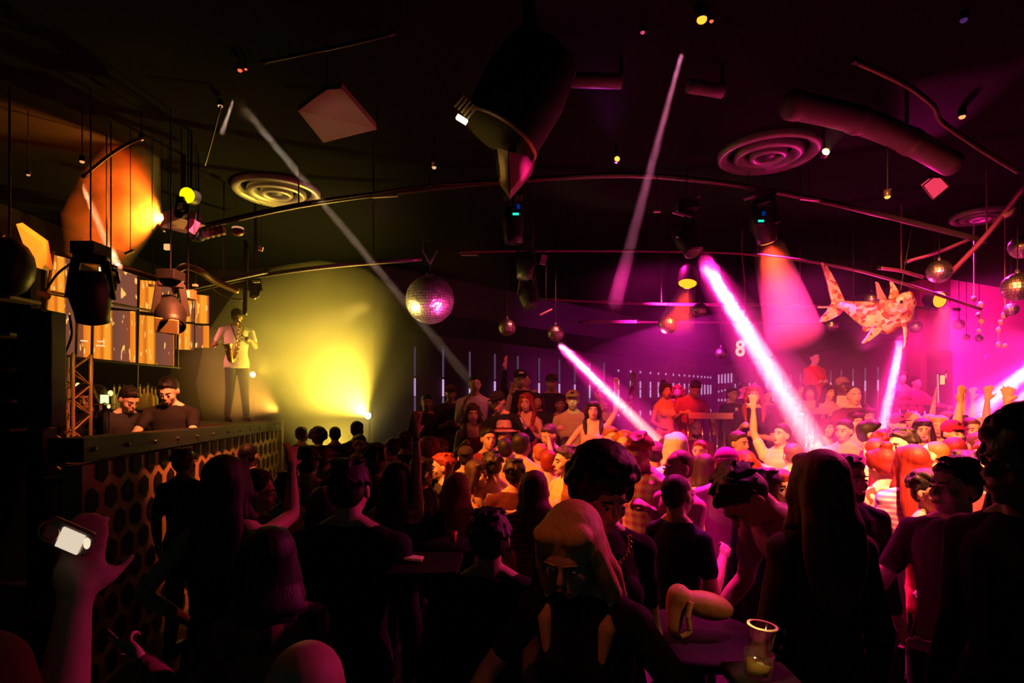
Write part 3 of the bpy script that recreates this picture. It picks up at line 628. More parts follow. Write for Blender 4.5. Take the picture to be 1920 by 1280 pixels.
obj('stage_top', MB().prism([BP(BL - 1.55, -.15, 1.5), BP(BL + .03, -.15, 1.5), BP(BL + .03, -1.2, 1.5), BP(BL - 1.55, -1.2, 1.5)], V((0, 0, .13))), mat('stage_carpet', (.10, .075, .06), .9), bt, bevel=.01)
obj('desk', MB().prism([BP(.1, -.15, 1.36), BP(BL - 1.6, -.15, 1.36), BP(BL - 1.6, -.36, 1.36), BP(.1, -.36, 1.36)], V((0, 0, .05))), MATTE, bt)
struct('floor_booth', MB().prism([BP(-.3, -.45, 0), BP(BL + .03, -.45, 0), V((-6, 9.3, 0)), V((-6, 3.4, 0))], V((0, 0, .42))), MATTE)
# dj gear
mx = thing('dj_mixer', 'red lit dj mixer with knobs on the desk behind the booth edge', 'dj mixer', BP(1.3, -.27, 1.41))
obj('case', MB().box(BP(1.3, -.27, 1.45), .16, .32, .08), mat('mixer_case', (.10, .015, .015), .4), mx)
rn = random.Random(2)
for i in range(16): obj('knob', MB().limb(BP(1.18 + (i % 4) * .08, -.22 - (i // 4) * .035, 1.49), BP(1.18 + (i % 4) * .08, -.22 - (i // 4) * .035, 1.52), .009, .008, 8), mat('red_knob', (.7, .08, .04), .4), mx, smooth=True)
for s, lb in ((.65, 'dj deck with round platter nearest the black column'), (2.0, 'dj deck with round platter under the leaning men')):
    dk = thing('dj_deck', lb, 'dj deck', BP(s, -.27, 1.41)); obj('case', MB().box(BP(s, -.27, 1.44), .17, .36, .06), BLACK, dk); obj('platter', MB().lathe(BP(s, -.27, 1.47), [(0, .02), (.07, .02), (.075, .01), (.075, 0)]), GREYM, dk, smooth=True)
lp = thing('laptop', 'small open laptop with pale green glowing screen behind the booth', 'laptop', P(196, 758, 5.6))
obj('screen', MB().box(P(196, 748, 5.6), .092, .012, .095), BLACK, lp); obj('display', MB().box(P(196, 748, 5.59), .082, .006, .085), emis('screen_green', (.72, .9, .42), 1.3), lp); obj('keyboard', MB().box(P(196, 758, 5.52), .10, .14, .012), GREYM, lp)
obj('stand', MB().limb(P(196, 758, 5.56), V((P(196, 758, 5.56).x, 5.56, .45)), .02, .02), BLACK, lp)
# bottles and little lamps on the back bar behind the djs
sh = thing('back_bar', 'back bar shelf with lit bottles behind the djs', 'shelf', P(250, 765, 7.2))
obj('shelf_board', MB().box(P(245, 770, 7.25) + V((0, 0, -.03)), 1.6, .3, .04), MATTE, sh); obj('cabinet', MB().box(P(245, 770, 7.3) + V((0, 0, -.72)), 1.6, .3, 1.3), MATTE, sh)
rn = random.Random(11)
BX = [122, 131, 140, 152, 180, 214, 224, 232, 239, 246, 254, 262, 270, 277, 284, 291]
for i, x in enumerate(BX):
    h = rn.uniform(.20, .36); c = P(x, 769, 7.2 + rn.uniform(-.04, .04)); g = rn.choice(((.75, .40, .08), (.8, .55, .15), (.5, .20, .05), (.55, .5, .15)))
    t = thing('bottle', 'liquor bottle glinting on the back bar among the row behind the djs', 'bottle', c, 'liquor bottles on the back bar')
    obj('glass', MB().lathe(c, [(0, 0), (.032, 0), (.034, .02), (.034, h * .58), (.012, h * .75), (.012, h)], n=14), mat('bottle_glass', g, .12, spec=.8), t, smooth=True); obj('cap', MB().limb(c + V((0, 0, h)), c + V((0, 0, h + .02)), .013, .013, 8), BLACK, t)
spot(P(250, 660, 6.9), P(250, 745, 7.2), 90, 60, (1, .62, .2), .05, .6)
for x, y, d, s, lb in ((207, 737, 7.0, 6, 'small round yellow lamp behind the laptop'), (146, 722, 6.6, 5, 'small yellow lamp over the woman at the left of the booth'), (204, 762, 5.4, 3, 'tiny desk lamp beside the laptop')):
    t = thing('desk_lamp', lb, 'lamp', P(x, y, d)); obj('bulb', MB().ell(P(x, y, d), .028 * s / 6, .028 * s / 6, .036 * s / 6), emis('bulb_yellow', (1, .62, .22), 2.0), t, smooth=True); obj('stem', MB().limb(P(x, y, d) + V((0, 0, -.03)), P(x, y, d) + V((0, 0, P(x, y, d).z * 0 - (P(x, y, d).z - .43))), .006, .006, 6), BLACK, t)
# lattice tower at the left of the booth
tr = thing('truss_tower', 'square lattice truss tower glowing amber beside the black column', 'truss', P(132, 800, 4.9))
c0 = P(132, 800, 4.9); fr = MB(); rt = MB(); ht = .62; hw_ = .10
for sx in (-1, 1):
    for sy in (-1, 1): fr.limb(c0 + V((sx * hw_, sy * hw_, -.6)), c0 + V((sx * hw_, sy * hw_, ht)), .014, .014, 8)
for k in range(9):
    z0, z1 = -.55 + k * .13, -.42 + k * .13
    for s in (-1, 1):
        for a_, b_ in (((-hw_, s * hw_), (hw_, s * hw_)), ((s * hw_, -hw_), (s * hw_, hw_))):
            if k % 2: a_, b_ = b_, a_
            rt.limb(c0 + V((*a_, z0)), c0 + V((*b_, z1)), .007, .007, 6)
AMBM = mat('brass_truss', (.75, .55, .28), .3, .7)
obj('chord', fr, AMBM, tr, smooth=True); obj('lacing', rt, AMBM, tr, smooth=True)
spot(P(150, 600, 4.3), P(132, 740, 4.9), 45, 30, (1, .5, .1), .04)
# ------------------------------------------------------------------ LED wall behind the booth
def led_mat():
    m = bpy.data.materials.new('led_picture'); m.use_nodes = True; nt = m.node_tree; nt.nodes.clear(); N = nt.nodes.new; Lk = nt.links.new
    o = N('ShaderNodeOutputMaterial'); e = N('ShaderNodeEmission'); Lk(e.outputs[0], o.inputs[0]); e.inputs[1].default_value = 1.15
    tc = N('ShaderNodeTexCoord'); mp = N('ShaderNodeMapping'); mp.inputs['Rotation'].default_value = (0, .04, 0); Lk(tc.outputs['UV'], mp.inputs[0])
    sep = N('ShaderNodeSeparateXYZ'); Lk(mp.outputs[0], sep.inputs[0])
    ad = N('ShaderNodeMath'); ad.operation = 'MULTIPLY'; ad.inputs[1].default_value = 3.6; Lk(sep.outputs[0], ad.inputs[0])
    fr = N('ShaderNodeMath'); fr.operation = 'FRACT'; Lk(ad.outputs[0], fr.inputs[0])
    r = N('ShaderNodeValToRGB'); r.color_ramp.interpolation = 'LINEAR'; Lk(fr.outputs[0], r.inputs[0]); cr = r.color_ramp
    for i, (p, c) in enumerate(((0, (.72, .18, .012)), (.14, (.85, .24, .016)), (.24, (.55, .12, .01)), (.32, (.97, .33, .022)), (.44, (.92, .29, .02)), (.50, (.28, .07, .015)), (.54, (.15, .05, .03)), (.78, (.19, .06, .035)), (.96, (.24, .055, .02)))):
        el = cr.elements[i] if i < 2 else cr.elements.new(p); el.position = p; el.color = (*c, 1)
    wv = N('ShaderNodeTexNoise'); wv.inputs['Scale'].default_value = 7; wv.inputs['Detail'].default_value = 1; m2 = N('ShaderNodeMapping'); m2.inputs['Scale'].default_value = (6, 1.6, 1); m2.inputs['Rotation'].default_value = (0, 0, .5); Lk(tc.outputs['UV'], m2.inputs[0]); Lk(m2.outputs[0], wv.inputs['Vector'])
    r2 = N('ShaderNodeValToRGB'); r2.color_ramp.elements[0].position = .64; r2.color_ramp.elements[1].position = .67; Lk(wv.outputs['Fac'], r2.inputs[0])
    mx = N('ShaderNodeMixRGB'); mx.inputs[2].default_value = (1, .5, .12, 1); Lk(r2.outputs[0], mx.inputs[0]); Lk(r.outputs[0], mx.inputs[1]); Lk(mx.outputs[0], e.inputs[0])
    return m
LED = led_mat()
def quad_screen(name, label, p, m, th=.05):
    """p: 4 world corners, counter clockwise from bottom left"""
    n = (p[1] - p[0]).cross(p[3] - p[0]).normalized()
    t = thing(name, label, 'screen', p[0])
    obj('cabinet', MB().prism(p, -n * th), BLACK, t)
    e = [q + n * .004 for q in p]; me = obj('display', MB().add(e, [(0, 1, 2, 3)]), m, t)
    uv = me.data.uv_layers.new(name='UVMap')
    for lp, c in zip(me.data.polygons[0].loop_indices, range(4)): 
        vi = me.data.loops[lp].vertex_index; uv.data[lp].uv = ((0, 0), (1, 0), (1, 1), (0, 1))[vi]
    return t
def leddepth(x): return 6.0 + (x - 95) / 230 * 1.3
def LP(x, y): return P(x, y, leddepth(x))
cols = [(88, 150), (150, 164), (166, 252), (252, 327)]
led = thing('led_wall', 'large orange and purple led video wall made of tiles behind the djs', 'video wall', LP(95, 665))
fb = MB(); 
def tile(x0, x1, yt0, yt1, yb0, yb1, u0, u1):
    p = [LP(x0, yb0), LP(x1, yb1), LP(x1, yt1), LP(x0, yt0)]; n = (p[1] - p[0]).cross(p[3] - p[0]).normalized()
    m = obj('display', MB().add([q + n * .03 for q in p], [(0, 1, 2, 3)]), LED, led); uv = m.data.uv_layers.new(name='UVMap')
    for lp in m.data.polygons[0].loop_indices: uv.data[lp].uv = ((u0, yb0 / 300), (u1, yb0 / 300), (u1, yt0 / 300), (u0, yt0 / 300))[m.data.loops[lp].vertex_index]
    obj('tile_back', MB().prism(p, -n * .06), BLACK, led)
tile(85, 144, 475, 490, 549, 560, .0, .25); tile(85, 137, 552, 562, 665, 668, .0, .22); tile(139, 167, 592, 596, 668, 671, .23, .33)
tile(169, 251, 580, 584, 671, 680, .27, .60); tile(196, 254, 500, 506, 575, 582, .43, .52); tile(257, 326, 525, 530, 583, 590, .56, .84); tile(254, 324, 590, 597, 680, 688, .56, .84)
tile(328, 362, 540, 543, 602, 604, .84, 1.0); tile(328, 362, 606, 608, 655, 656, .84, 1.0); tile(364, 390, 552, 555, 606, 607, .6, .70); tile(364, 390, 610, 611, 652, 652, .5, .6)
# metal grid in front of the tiles
gr = MB()
for a_, b_ in (((85, 548), (330, 594)), ((98, 669), (330, 690)), ((168, 585), (165, 745)), ((254, 520), (250, 740)), ((328, 525), (326, 690)), ((139, 590), (137, 665)), ((80, 580), (94, 475))):
    gr.limb(LP(*a_) + V((.08, -.06, 0)), LP(*b_) + V((.08, -.06, 0)), .015, .015, 8)
obj('mounting_grid', gr, mat('grid_black', (.02, .015, .015), .5), led, smooth=True)
# small white captions glowing on the screen picture
cp = MB()
for x, y, wd in ((155, 639, 14), (186, 640, 14), (186, 648, 18)): 
    for k in range(4): cp.box(LP(x - wd / 2 + k * wd / 4 + 1, y + k * .3) + V((.045, -.03, 0)), wd / F * 1.3, .004, .016)
obj('screen_caption', cp, emis('caption_glow', (1, .6, .3), 1.2), led)
# black column speaker and ledges at far left
t = thing('column_speaker', 'tall black column loudspeaker standing at the left end of the booth', 'loudspeaker', P(78, 800, 4.4) * 1)
obj('cabinet', MB().box(P(79, 692, 4.4), .185, .25, .90), BLACK, t, bevel=.01); obj('grille', MB().box(P(79, 692, 4.26), .15, .012, .86), mat('grille', (.02, .02, .02), .7), t); obj('stand', MB().box(P(79, 803, 4.4) + V((0, 0, -.85)), .12, .14, 1.7), BLACK, t)
t = thing('wall_shelf', 'dark slatted wall unit with thin pale ledges at the far left edge', 'shelf', P(20, 800, 4.6))
obj('back_board', MB().box(P(0, 800, 4.75) + V((0, 0, -.3)), .56, .06, 3.2), MATTE, t)
for y in (562, 630, 694, 752, 805): obj('ledge', MB().box(P(28, y, 4.55) + V((-.05, 0, 0)), .28, .3, .025), mat('ledge_wood', (.22, .14, .10), .5), t, bevel=.004)
# orange lit wedge and dark drum at the left, cables on the LED wall
t = thing('ceiling_bulkhead', 'angular bulkhead panel glowing orange at the far left ceiling', 'panel', P(65, 470, 5.0))
obj('panel', MB().prism([P(30, 420, 4.7), P(80, 455, 5.0), P(90, 508, 5.2), P(58, 498, 5.0)], V((-.05, .12, .05))), mat('bulkhead', (.35, .2, .12), .6), t); obj('edge', MB().tube([P(0, 440, 4.6), P(40, 540, 4.9), P(92, 556, 5.1)], .03, 8), mat('edge_red', (.25, .06, .05), .5), t)
t = thing('dome_speaker', 'round black dome hanging at the far left below the ceiling', 'dome', P(25, 490, 4.2)); obj('dome', MB().ell(P(14, 500, 4.2), .17, .17, .22), BLACK, t, smooth=True); obj('bracket', MB().limb(P(18, 440, 4.2), P(18, 440, 4.2) + V((0, 0, 1.1)), .008, .008), BLACK, t)
def cable(name, label, pts, r, m): o = obj(name, MB().tube(pts, r, 6), m, smooth=True); return tag(o, label, 'cable')
def curve(pts, n=8):
    out = []
    for i in range(len(pts) - 1):
        p0, p1, p2, p3 = pts[max(i - 1, 0)], pts[i], pts[i + 1], pts[min(i + 2, len(pts) - 1)]
        for k in range(n):
            t = k / n; out.append(.5 * ((2 * p1) + (p2 - p0) * t + (2 * p0 - 5 * p1 + 4 * p2 - p3) * t * t + (3 * p1 - p0 - 3 * p2 + p3) * t ** 3))
    return out + [pts[-1]]
cable('hanging_cable', 'black cable looping down the left of the video wall', curve([P(130, 590, 5.4), P(134, 630, 5.4), P(118, 678, 5.3), P(127, 710, 5.2), P(112, 760, 5.1), P(104, 785, 5.0)]), .012, BLACK)
cable('hanging_cable', 'black cable running diagonally across the top left led tile', curve([P(84, 548, 5.6), P(108, 513, 5.5), P(143, 487, 5.3), P(158, 470, 5.2)]), .012, BLACK)
cable('hanging_cable', 'pale cable swag under the lighting truss above the saxophonist', curve([P(386, 530, 6.6), P(420, 555, 6.6), P(455, 562, 6.7)]), .010, GREYM)
# ------------------------------------------------------------------ ceiling rig
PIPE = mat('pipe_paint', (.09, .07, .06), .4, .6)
def pipe(label, pts, r=.022, m=PIPE, drops=()):
    t = thing('ceiling_pipe', label, 'pipe', pts[0]); obj('pipe', MB().tube(curve(pts, 5) if len(pts) > 2 else pts, r, 8), m, t, smooth=True)
    for p in drops: obj('hanger', MB().limb(p, V((p.x, p.y, 4.27)), .008, .008, 6, False), m, t)
    obj('end_cap', MB().limb(pts[0], pts[0] + (pts[0] - pts[1]).normalized() * .03, r * 1.2, r * 1.2, 8, False), BLACK, t)
def pp(l, z=None): return [P(*a) for a in l]
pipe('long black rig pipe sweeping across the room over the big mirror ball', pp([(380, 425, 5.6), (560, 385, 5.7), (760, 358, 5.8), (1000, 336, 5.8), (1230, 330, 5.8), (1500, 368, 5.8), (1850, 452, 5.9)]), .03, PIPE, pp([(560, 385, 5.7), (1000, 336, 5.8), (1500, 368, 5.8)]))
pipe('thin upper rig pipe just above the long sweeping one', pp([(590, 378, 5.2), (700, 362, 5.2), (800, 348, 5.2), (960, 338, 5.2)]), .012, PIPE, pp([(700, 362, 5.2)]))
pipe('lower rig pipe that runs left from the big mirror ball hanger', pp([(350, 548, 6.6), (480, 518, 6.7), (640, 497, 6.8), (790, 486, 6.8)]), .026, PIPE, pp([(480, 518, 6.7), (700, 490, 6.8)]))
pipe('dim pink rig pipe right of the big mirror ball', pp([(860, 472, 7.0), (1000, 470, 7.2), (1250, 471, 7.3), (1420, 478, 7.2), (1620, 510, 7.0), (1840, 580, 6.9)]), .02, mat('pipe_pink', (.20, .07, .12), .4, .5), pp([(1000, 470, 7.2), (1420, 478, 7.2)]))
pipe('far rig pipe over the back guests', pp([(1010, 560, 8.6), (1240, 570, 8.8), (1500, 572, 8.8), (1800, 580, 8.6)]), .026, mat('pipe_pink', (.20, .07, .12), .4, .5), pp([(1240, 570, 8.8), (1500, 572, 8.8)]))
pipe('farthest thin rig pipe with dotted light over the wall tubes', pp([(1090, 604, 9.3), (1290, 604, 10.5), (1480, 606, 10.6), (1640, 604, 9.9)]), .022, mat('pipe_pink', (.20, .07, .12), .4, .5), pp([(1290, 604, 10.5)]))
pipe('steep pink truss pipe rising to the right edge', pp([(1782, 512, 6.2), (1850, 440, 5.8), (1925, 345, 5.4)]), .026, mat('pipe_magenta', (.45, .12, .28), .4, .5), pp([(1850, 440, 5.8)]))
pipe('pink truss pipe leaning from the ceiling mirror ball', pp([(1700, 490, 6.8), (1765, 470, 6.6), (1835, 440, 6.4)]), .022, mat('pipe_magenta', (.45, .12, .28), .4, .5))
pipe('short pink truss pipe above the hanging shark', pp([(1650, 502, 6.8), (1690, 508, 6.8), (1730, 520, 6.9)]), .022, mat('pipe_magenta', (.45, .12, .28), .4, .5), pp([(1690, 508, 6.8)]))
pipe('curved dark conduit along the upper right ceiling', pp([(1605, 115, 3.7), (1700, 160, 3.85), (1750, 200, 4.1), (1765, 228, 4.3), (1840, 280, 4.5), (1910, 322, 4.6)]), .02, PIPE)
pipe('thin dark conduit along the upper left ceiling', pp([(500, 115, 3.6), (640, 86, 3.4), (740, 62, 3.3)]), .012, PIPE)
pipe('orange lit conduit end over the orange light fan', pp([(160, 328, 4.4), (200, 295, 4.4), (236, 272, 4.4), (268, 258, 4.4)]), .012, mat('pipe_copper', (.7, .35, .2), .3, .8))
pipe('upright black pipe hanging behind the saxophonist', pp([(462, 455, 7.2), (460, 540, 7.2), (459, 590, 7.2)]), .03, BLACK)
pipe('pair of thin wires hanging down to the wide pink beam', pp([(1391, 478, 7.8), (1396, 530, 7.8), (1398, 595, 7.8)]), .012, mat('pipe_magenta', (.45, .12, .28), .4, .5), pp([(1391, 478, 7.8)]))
# magenta lit duct
DUCT = mat('duct_paint', (.16, .10, .14), .6, .2)
def duct(label, pts, r):
    t = thing('air_duct', label, 'air duct', pts[0]); obj('duct', MB().tube(curve(pts, 5) if len(pts) > 2 else pts, r, 18), DUCT, t, smooth=True)
    for i, p in enumerate(pts[:-1]): d = (pts[i + 1] - p).normalized(); obj('collar', MB().lathe(p + d * .05, [(r * 1.0, -.04), (r * 1.07, -.03), (r * 1.07, .03), (r, .04)], d.to_track_quat('Z', 'Y')), DUCT, t, smooth=True)
    z = pts[len(pts) // 2]; obj('strap', MB().limb(V((z.x, z.y, z.z + r * .9)), V((z.x, z.y, 4.27)), .015, .015, 6), BLACK, t)
duct('thick dark air duct lit magenta running to the upper right', [P(1480, 195, 4.2), P(1600, 222, 4.4), P(1700, 262, 4.65), P(1785, 308, 4.9)], .10)
duct('straight dim purple air duct at the top centre', [P(1010, 148, 3.9), P(1165, 152, 3.92)], .05)
duct('short dim purple air duct end right of the top centre', [P(1290, 160, 3.95), P(1355, 172, 4.0)], .045)
spot(P(1700, 420, 6.0), P(1745, 290, 5.0), 26, 260, MAG, .05, .8)
spot(P(1640, 420, 6.0), P(1520, 210, 4.6), 30, 90, MAG, .05, .8)
spot(P(1150, 330, 5.6), P(1140, 152, 3.9), 26, 60, (.6, .03, .6), .05, .8)
# round ceiling diffusers
RING = mat('diffuser_metal', (.35, .33, .32), .4, .4)
def diffuser(label, x, y, R, q=None):
    d = (4.24 - EYE) * F / (HOR - y); c = P(x, y, d); t = thing('ceiling_diffuser', label, 'ceiling vent', c)
    prof = [(R * 1.0, .03), (R * 1.0, -.01), (R * .93, -.035), (R * .80, .01), (R * .79, .03)]
    obj('outer_ring', MB().lathe(c, prof, n=48), RING, t, smooth=True)
    obj('middle_ring', MB().lathe(c, [(R * .66, .03), (R * .68, -.02), (R * .60, -.05), (R * .47, .0), (R * .46, .03)], n=48), RING, t, smooth=True)
    obj('inner_ring', MB().lathe(c, [(R * .36, .03), (R * .37, -.03), (R * .31, -.055), (R * .24, -.02), (R * .23, .03)], n=40), RING, t, smooth=True)
    obj('hub', MB().lathe(c, [(0, -.03), (R * .12, -.03), (R * .15, .0)], n=32), mat('hub_black', (.02, .02, .02), .5), t, smooth=True)
    return c
c = diffuser('round ringed ceiling vent lit yellow at the left', 519, 360, .46); spot(P(430, 520, 6.2), c, 16, 26, (1, .72, .2), .04, .8)
c = diffuser('largest round ringed ceiling vent lit magenta at the upper right', 1440, 289, .45); spot(P(1560, 520, 6.4), c, 22, 75, MAG, .04, .9)
c = diffuser('small round ringed ceiling vent lit magenta near the right edge', 1838, 406, .32); spot(P(1800, 560, 7.4), c, 16, 90, MAG, .04, .9)
# hanging panel, lamps
t = thing('acoustic_panel', 'pale tilted square panel hanging under the ceiling at upper left', 'panel', P(635, 220, 4.0))
pts = [P(558, 208, 3.8), P(612, 167, 3.7), P(640, 166, 3.7), P(707, 243, 4.2), P(606, 268, 4.3)]
obj('panel', MB().prism(pts, V((0, .02, .05))), mat('panel_fabric', (.42, .34, .27), .8), t, bevel=.004)
for i in (1, 3): obj('wire', MB().limb(pts[i], V((pts[i].x, pts[i].y, 4.27)), .004, .004, 6), BLACK, t)
spot(P(600, 430, 3.0), P(640, 235, 4.0), 22, 9, (1, .55, .35), .05, .7)

def moving_head(label, c, aim, s=1.0, lens=None, yoke=True, body=BLACK, face=None, yw=1.0):
    """stage light: base under the ceiling, yoke, tapered body with a lens that looks along aim"""
    c = V(c); u = (V(aim) - c).normalized(); q = u.to_track_quat('Z', 'Y'); t = thing('moving_head_light', label, 'stage light', c)
    h = MB().loft([(c + q @ V((0, 0, z * s)), rx * s, rx * s * .88, q) for z, rx in ((-.20, .05), (-.19, .10), (-.10, .125), (.0, .13), (.10, .11), (.17, .105), (.175, .09))], 20); obj('lamp_body', h, body, t, smooth=True)
    obj('lens', MB().ell(c + u * .172 * s, .08 * s, .08 * s, .018 * s, q, 20, 8), lens or mat('lens_glass', (.05, .05, .06), .08), t, smooth=True)
    if yoke:
        ax = q @ V((1, 0, 0)); top = c + V((0, 0, .28 * s)); y = MB()
        for k in (-1, 1): y.bar(c + ax * k * .145 * s * yw, top + ax * k * .10 * s * yw, .03 * s, .06 * s)
        y.bar(top - ax * .12 * s * yw, top + ax * .12 * s * yw, .05 * s, .06 * s); obj('yoke', y, body, t, bevel=.004)
        obj('base', MB().box(top + V((0, 0, .07 * s)), .20 * s * yw, .18 * s, .09 * s), body, t, bevel=.008)
        obj('clamp', MB().limb(top + V((0, 0, .12 * s)), V((top.x, top.y, 4.27)), .0055, .0055, 8), body, t)
    if face:
        obj('control_panel', MB().box(c + V(face[0]) * s, face[1] * s, .02, face[2] * s, Euler((.25, .12, .1)).to_quaternion()), face[3], t, bevel=.006)
    return t
PANEL = mat('olive_label', (.48, .44, .16), .5)
moving_head('largest black moving head light with red haze sheen left of the video wall', P(170, 560, 4.3), P(185, 700, 4.5), 1.05, yw=.85)
moving_head('black moving head light with olive control panel over the djs', P(320, 590, 4.6), P(340, 700, 4.2), .9, yw=.85, face=((.05, -.14, -.12), .2, .13, PANEL))
moving_head('small black spotlight hanging between the two big ones', P(208, 530, 4.8), P(214, 620, 4.6), .38)
moving_head('black moving head light casting the wide pink beam', P(1288, 450, 5.75), P(1340, 540, 5.5), .98)
moving_head('black moving head light casting the red fan', P(1432, 425, 5.8), P(1450, 500, 5.9), .95, lens=emis('red_lens', (1, .15, .02), 3))
moving_head('black stage light with turquoise display hanging at the top centre', P(962, 425, 5.2), P(966, 520, 5.2), .85)
moving_head('black stage light below the turquoise display light', P(985, 500, 5.9), P(975, 600, 5.8), .75)
moving_head('lower black stage light hanging over the white shirted guest', P(990, 556, 6.4), P(1010, 640, 6.2), .8)
moving_head('dark stage light in front of the round yellow lamp', P(340, 400, 4.9), P(308, 411, 4.6), .35)
moving_head('dark par can mounted under the rig above the booth end', P(478, 545, 6.8), P(470, 620, 6.6), .5)
# turquoise displays
for x, y, d, lb in ((967, 401, 5.05, 'tiny turquoise display on the centre stage light'), (1427, 414, 5.6, 'tiny turquoise display on the light casting the red fan')):
    t = thing('light_display', lb, 'display', P(x, y, d)); obj('housing', MB().box(P(x, y, d) + V((0, .03, .02)), .09, .05, .1), BLACK, t)
    obj('display', MB().box(P(x, y, d), .055, .012, .018), emis('turquoise', (.02, .75, .55), 1.2), t); obj('side_glow', MB().box(P(x + 5, y - 14, d), .03, .012, .04), emis('deep_blue', (.0, .02, .22), .8), t)
# the boxy emitter of the orange fan
t = thing('effect_projector', 'boxy pinkish light projector throwing the orange fan', 'projector', P(340, 418, 5.3))
u = V((-.9, .1, .12)).normalized(); qq = Quaternion((0, 1, 0), math.radians(-12)) @ Quaternion((0, 0, 1), math.radians(-18))
obj('case', MB().box(P(340, 412, 5.45), .27, .30, .13, qq, .85), mat('case_pink', (.5, .28, .25), .5), t, bevel=.01); obj('red_side', MB().box(P(362, 424, 5.28), .10, .02, .12, Quaternion((0, 1, 0), .55)), mat('red_plate', (.7, .05, .14), .5), t)
obj('lens', MB().ell(P(309, 411, 5.42), .045, .03, .05), emis('orange_lens', (1, .55, .12), 7), t, smooth=True); obj('bracket', MB().limb(P(345, 400, 5.45), V((P(345, 400, 5.45).x, 5.45, 4.27)), .02, .02), BLACK, t)
spot(P(380, 560, 4.6), P(345, 418, 5.35), 20, 16, (1, .3, .3), .05)
t = thing('flexible_hose', 'pinkish flexible hose under the effect projector', 'hose', P(395, 438, 5.4)); obj('hose', MB().tube([P(376 + i * 5, 441 - i * 1.2, 5.4) for i in range(10)], .05, 12, [1, .8] * 5), mat('hose_pink', (.28, .10, .12), .5), t); obj('coupling', MB().limb(P(366, 443, 5.4), P(376, 441, 5.4), .055, .055, 12), BLACK, t); obj('strap', MB().limb(P(372, 441, 5.4), V((P(372, 441, 5.4).x, 5.4, 4.27)), .006, .006, 6), BLACK, t)
# round lamps
def round_lamp(label, x, y, d, r, col, s, aim=(0, -1, -.1), body=True):
    c = P(x, y, d); q = V(aim).to_track_quat('Z', 'Y'); t = thing('spot_lamp', label, 'lamp', c)
    obj('lens', MB().lathe(c, [(0, .012), (r * .5, .010), (r, 0)], q, 24), emis('lamp_%d' % int(col[1] * 100), col, s), t, smooth=True)
    obj('lamp_body', MB().lathe(c, [(r * 1.06, .01), (r * 1.12, 0), (r * 1.1, -r * 1.6), (r * .6, -r * 2.4), (0, -r * 2.4)], q, 24), BLACK, t, smooth=True)
    if body: obj('bracket', MB().limb(c - V(aim).normalized() * r, V((c.x, c.y + r, 4.27 if c.z > 2.45 else .0)), .01, .01, 6), BLACK, t)
round_lamp('round bright yellow lamp at the left under the ceiling', 351, 366, 4.9, .065, (1, .82, .0), 1.3, (.05, -1, -.25))
round_lamp('tiny yellow lamp glowing through smoke beside the saxophone', 474, 702, 8.9, .045, (1, .75, .15), 12)
round_lamp('dazzling yellow blinder low behind the crowd next to the booth', 690, 779, 9.0, .05, (1, .85, .35), 60, (-.15, -1, .02))
round_lamp('round orange lamp near the shark glowing red around', 1762, 562, 7.3, .095, (1, .28, .01), 2.2, (.1, -1, -.2))
round_lamp('small orange lamp with yellow rim left of the wide pink beam', 1289, 531, 6.5, .10, (1, .42, .01), 1.6, (-.2, -.35, -1))
round_lamp('small orange dot lamp in the dark upper centre', 1157, 298, 5.2, .024, (1, .35, .03), 3)
round_lamp('star bright lamp with yellow glow at the upper right', 1548, 285, 4.9, .03, (1, .75, .2), 14, (-.1, -1, .15))
DOTS = [(1316, 37, .03, (1, .30, .02), 2.5, 'orange downlight at the very top right of centre'), (450, 132, .016, (1, .10, .04), 1.6, 'pair of tiny red lights near the top left'), (461, 130, .010, (1, .12, .05), 1.4, 'smaller of the tiny red lights near the top left'),
        (53, 328, .013, (1, .4, .2), .8, 'tiny pale dot light at the far upper left'), (154, 303, .018, (1, .38, .15), 1., 'tiny orange dot light above the short pale beam'), (265, 261, .016, (1, .45, .2), 1.2, 'tiny orange dot at the end of the copper conduit'),
        (413, 199, .018, (1, .6, .35), .8, 'tiny pale lamp left of the long pale beam'), (814, 314, .018, (1, .6, .3), .8, 'tiny pale lamp above the big mirror ball'), (1664, 369, .022, (1, .5, .1), 1.5, 'small yellow dot light left of the pink square'),
        (1804, 219, .024, (1, .35, .12), 1.4, 'small orange dot light at the upper right ceiling'), (1205, 61, .014, (.8, .08, .25), .8, 'tiny pink dot light at the top'), (1807, 38, .02, (.08, .02, .14), .8, 'dim violet dot light at the top right corner'),
        (1334, 40, .012, (1, .12, .08), 1.6, 'tiny red dot beside the top orange downlight')]
for x, y, r, c_, s, lb in DOTS:
    d = min(4.6, (4.2 - EYE) * F / (HOR - y)); c = P(x, y, d); t = thing('downlight', lb, 'downlight', c); obj('lens', MB().ell(c, r, r, r * .7), emis('dot_%d_%d' % (x, y), c_, s), t, smooth=True)
    obj('housing', MB().lathe(c + V((0, 0, r * .6)), [(r * 1.1, -r * .5), (r * 1.3, 0), (r * 1.2, r * 2), (.004, r * 2.2), (.004, 4.27 - c.z - r)], n=12), BLACK, t, smooth=True)
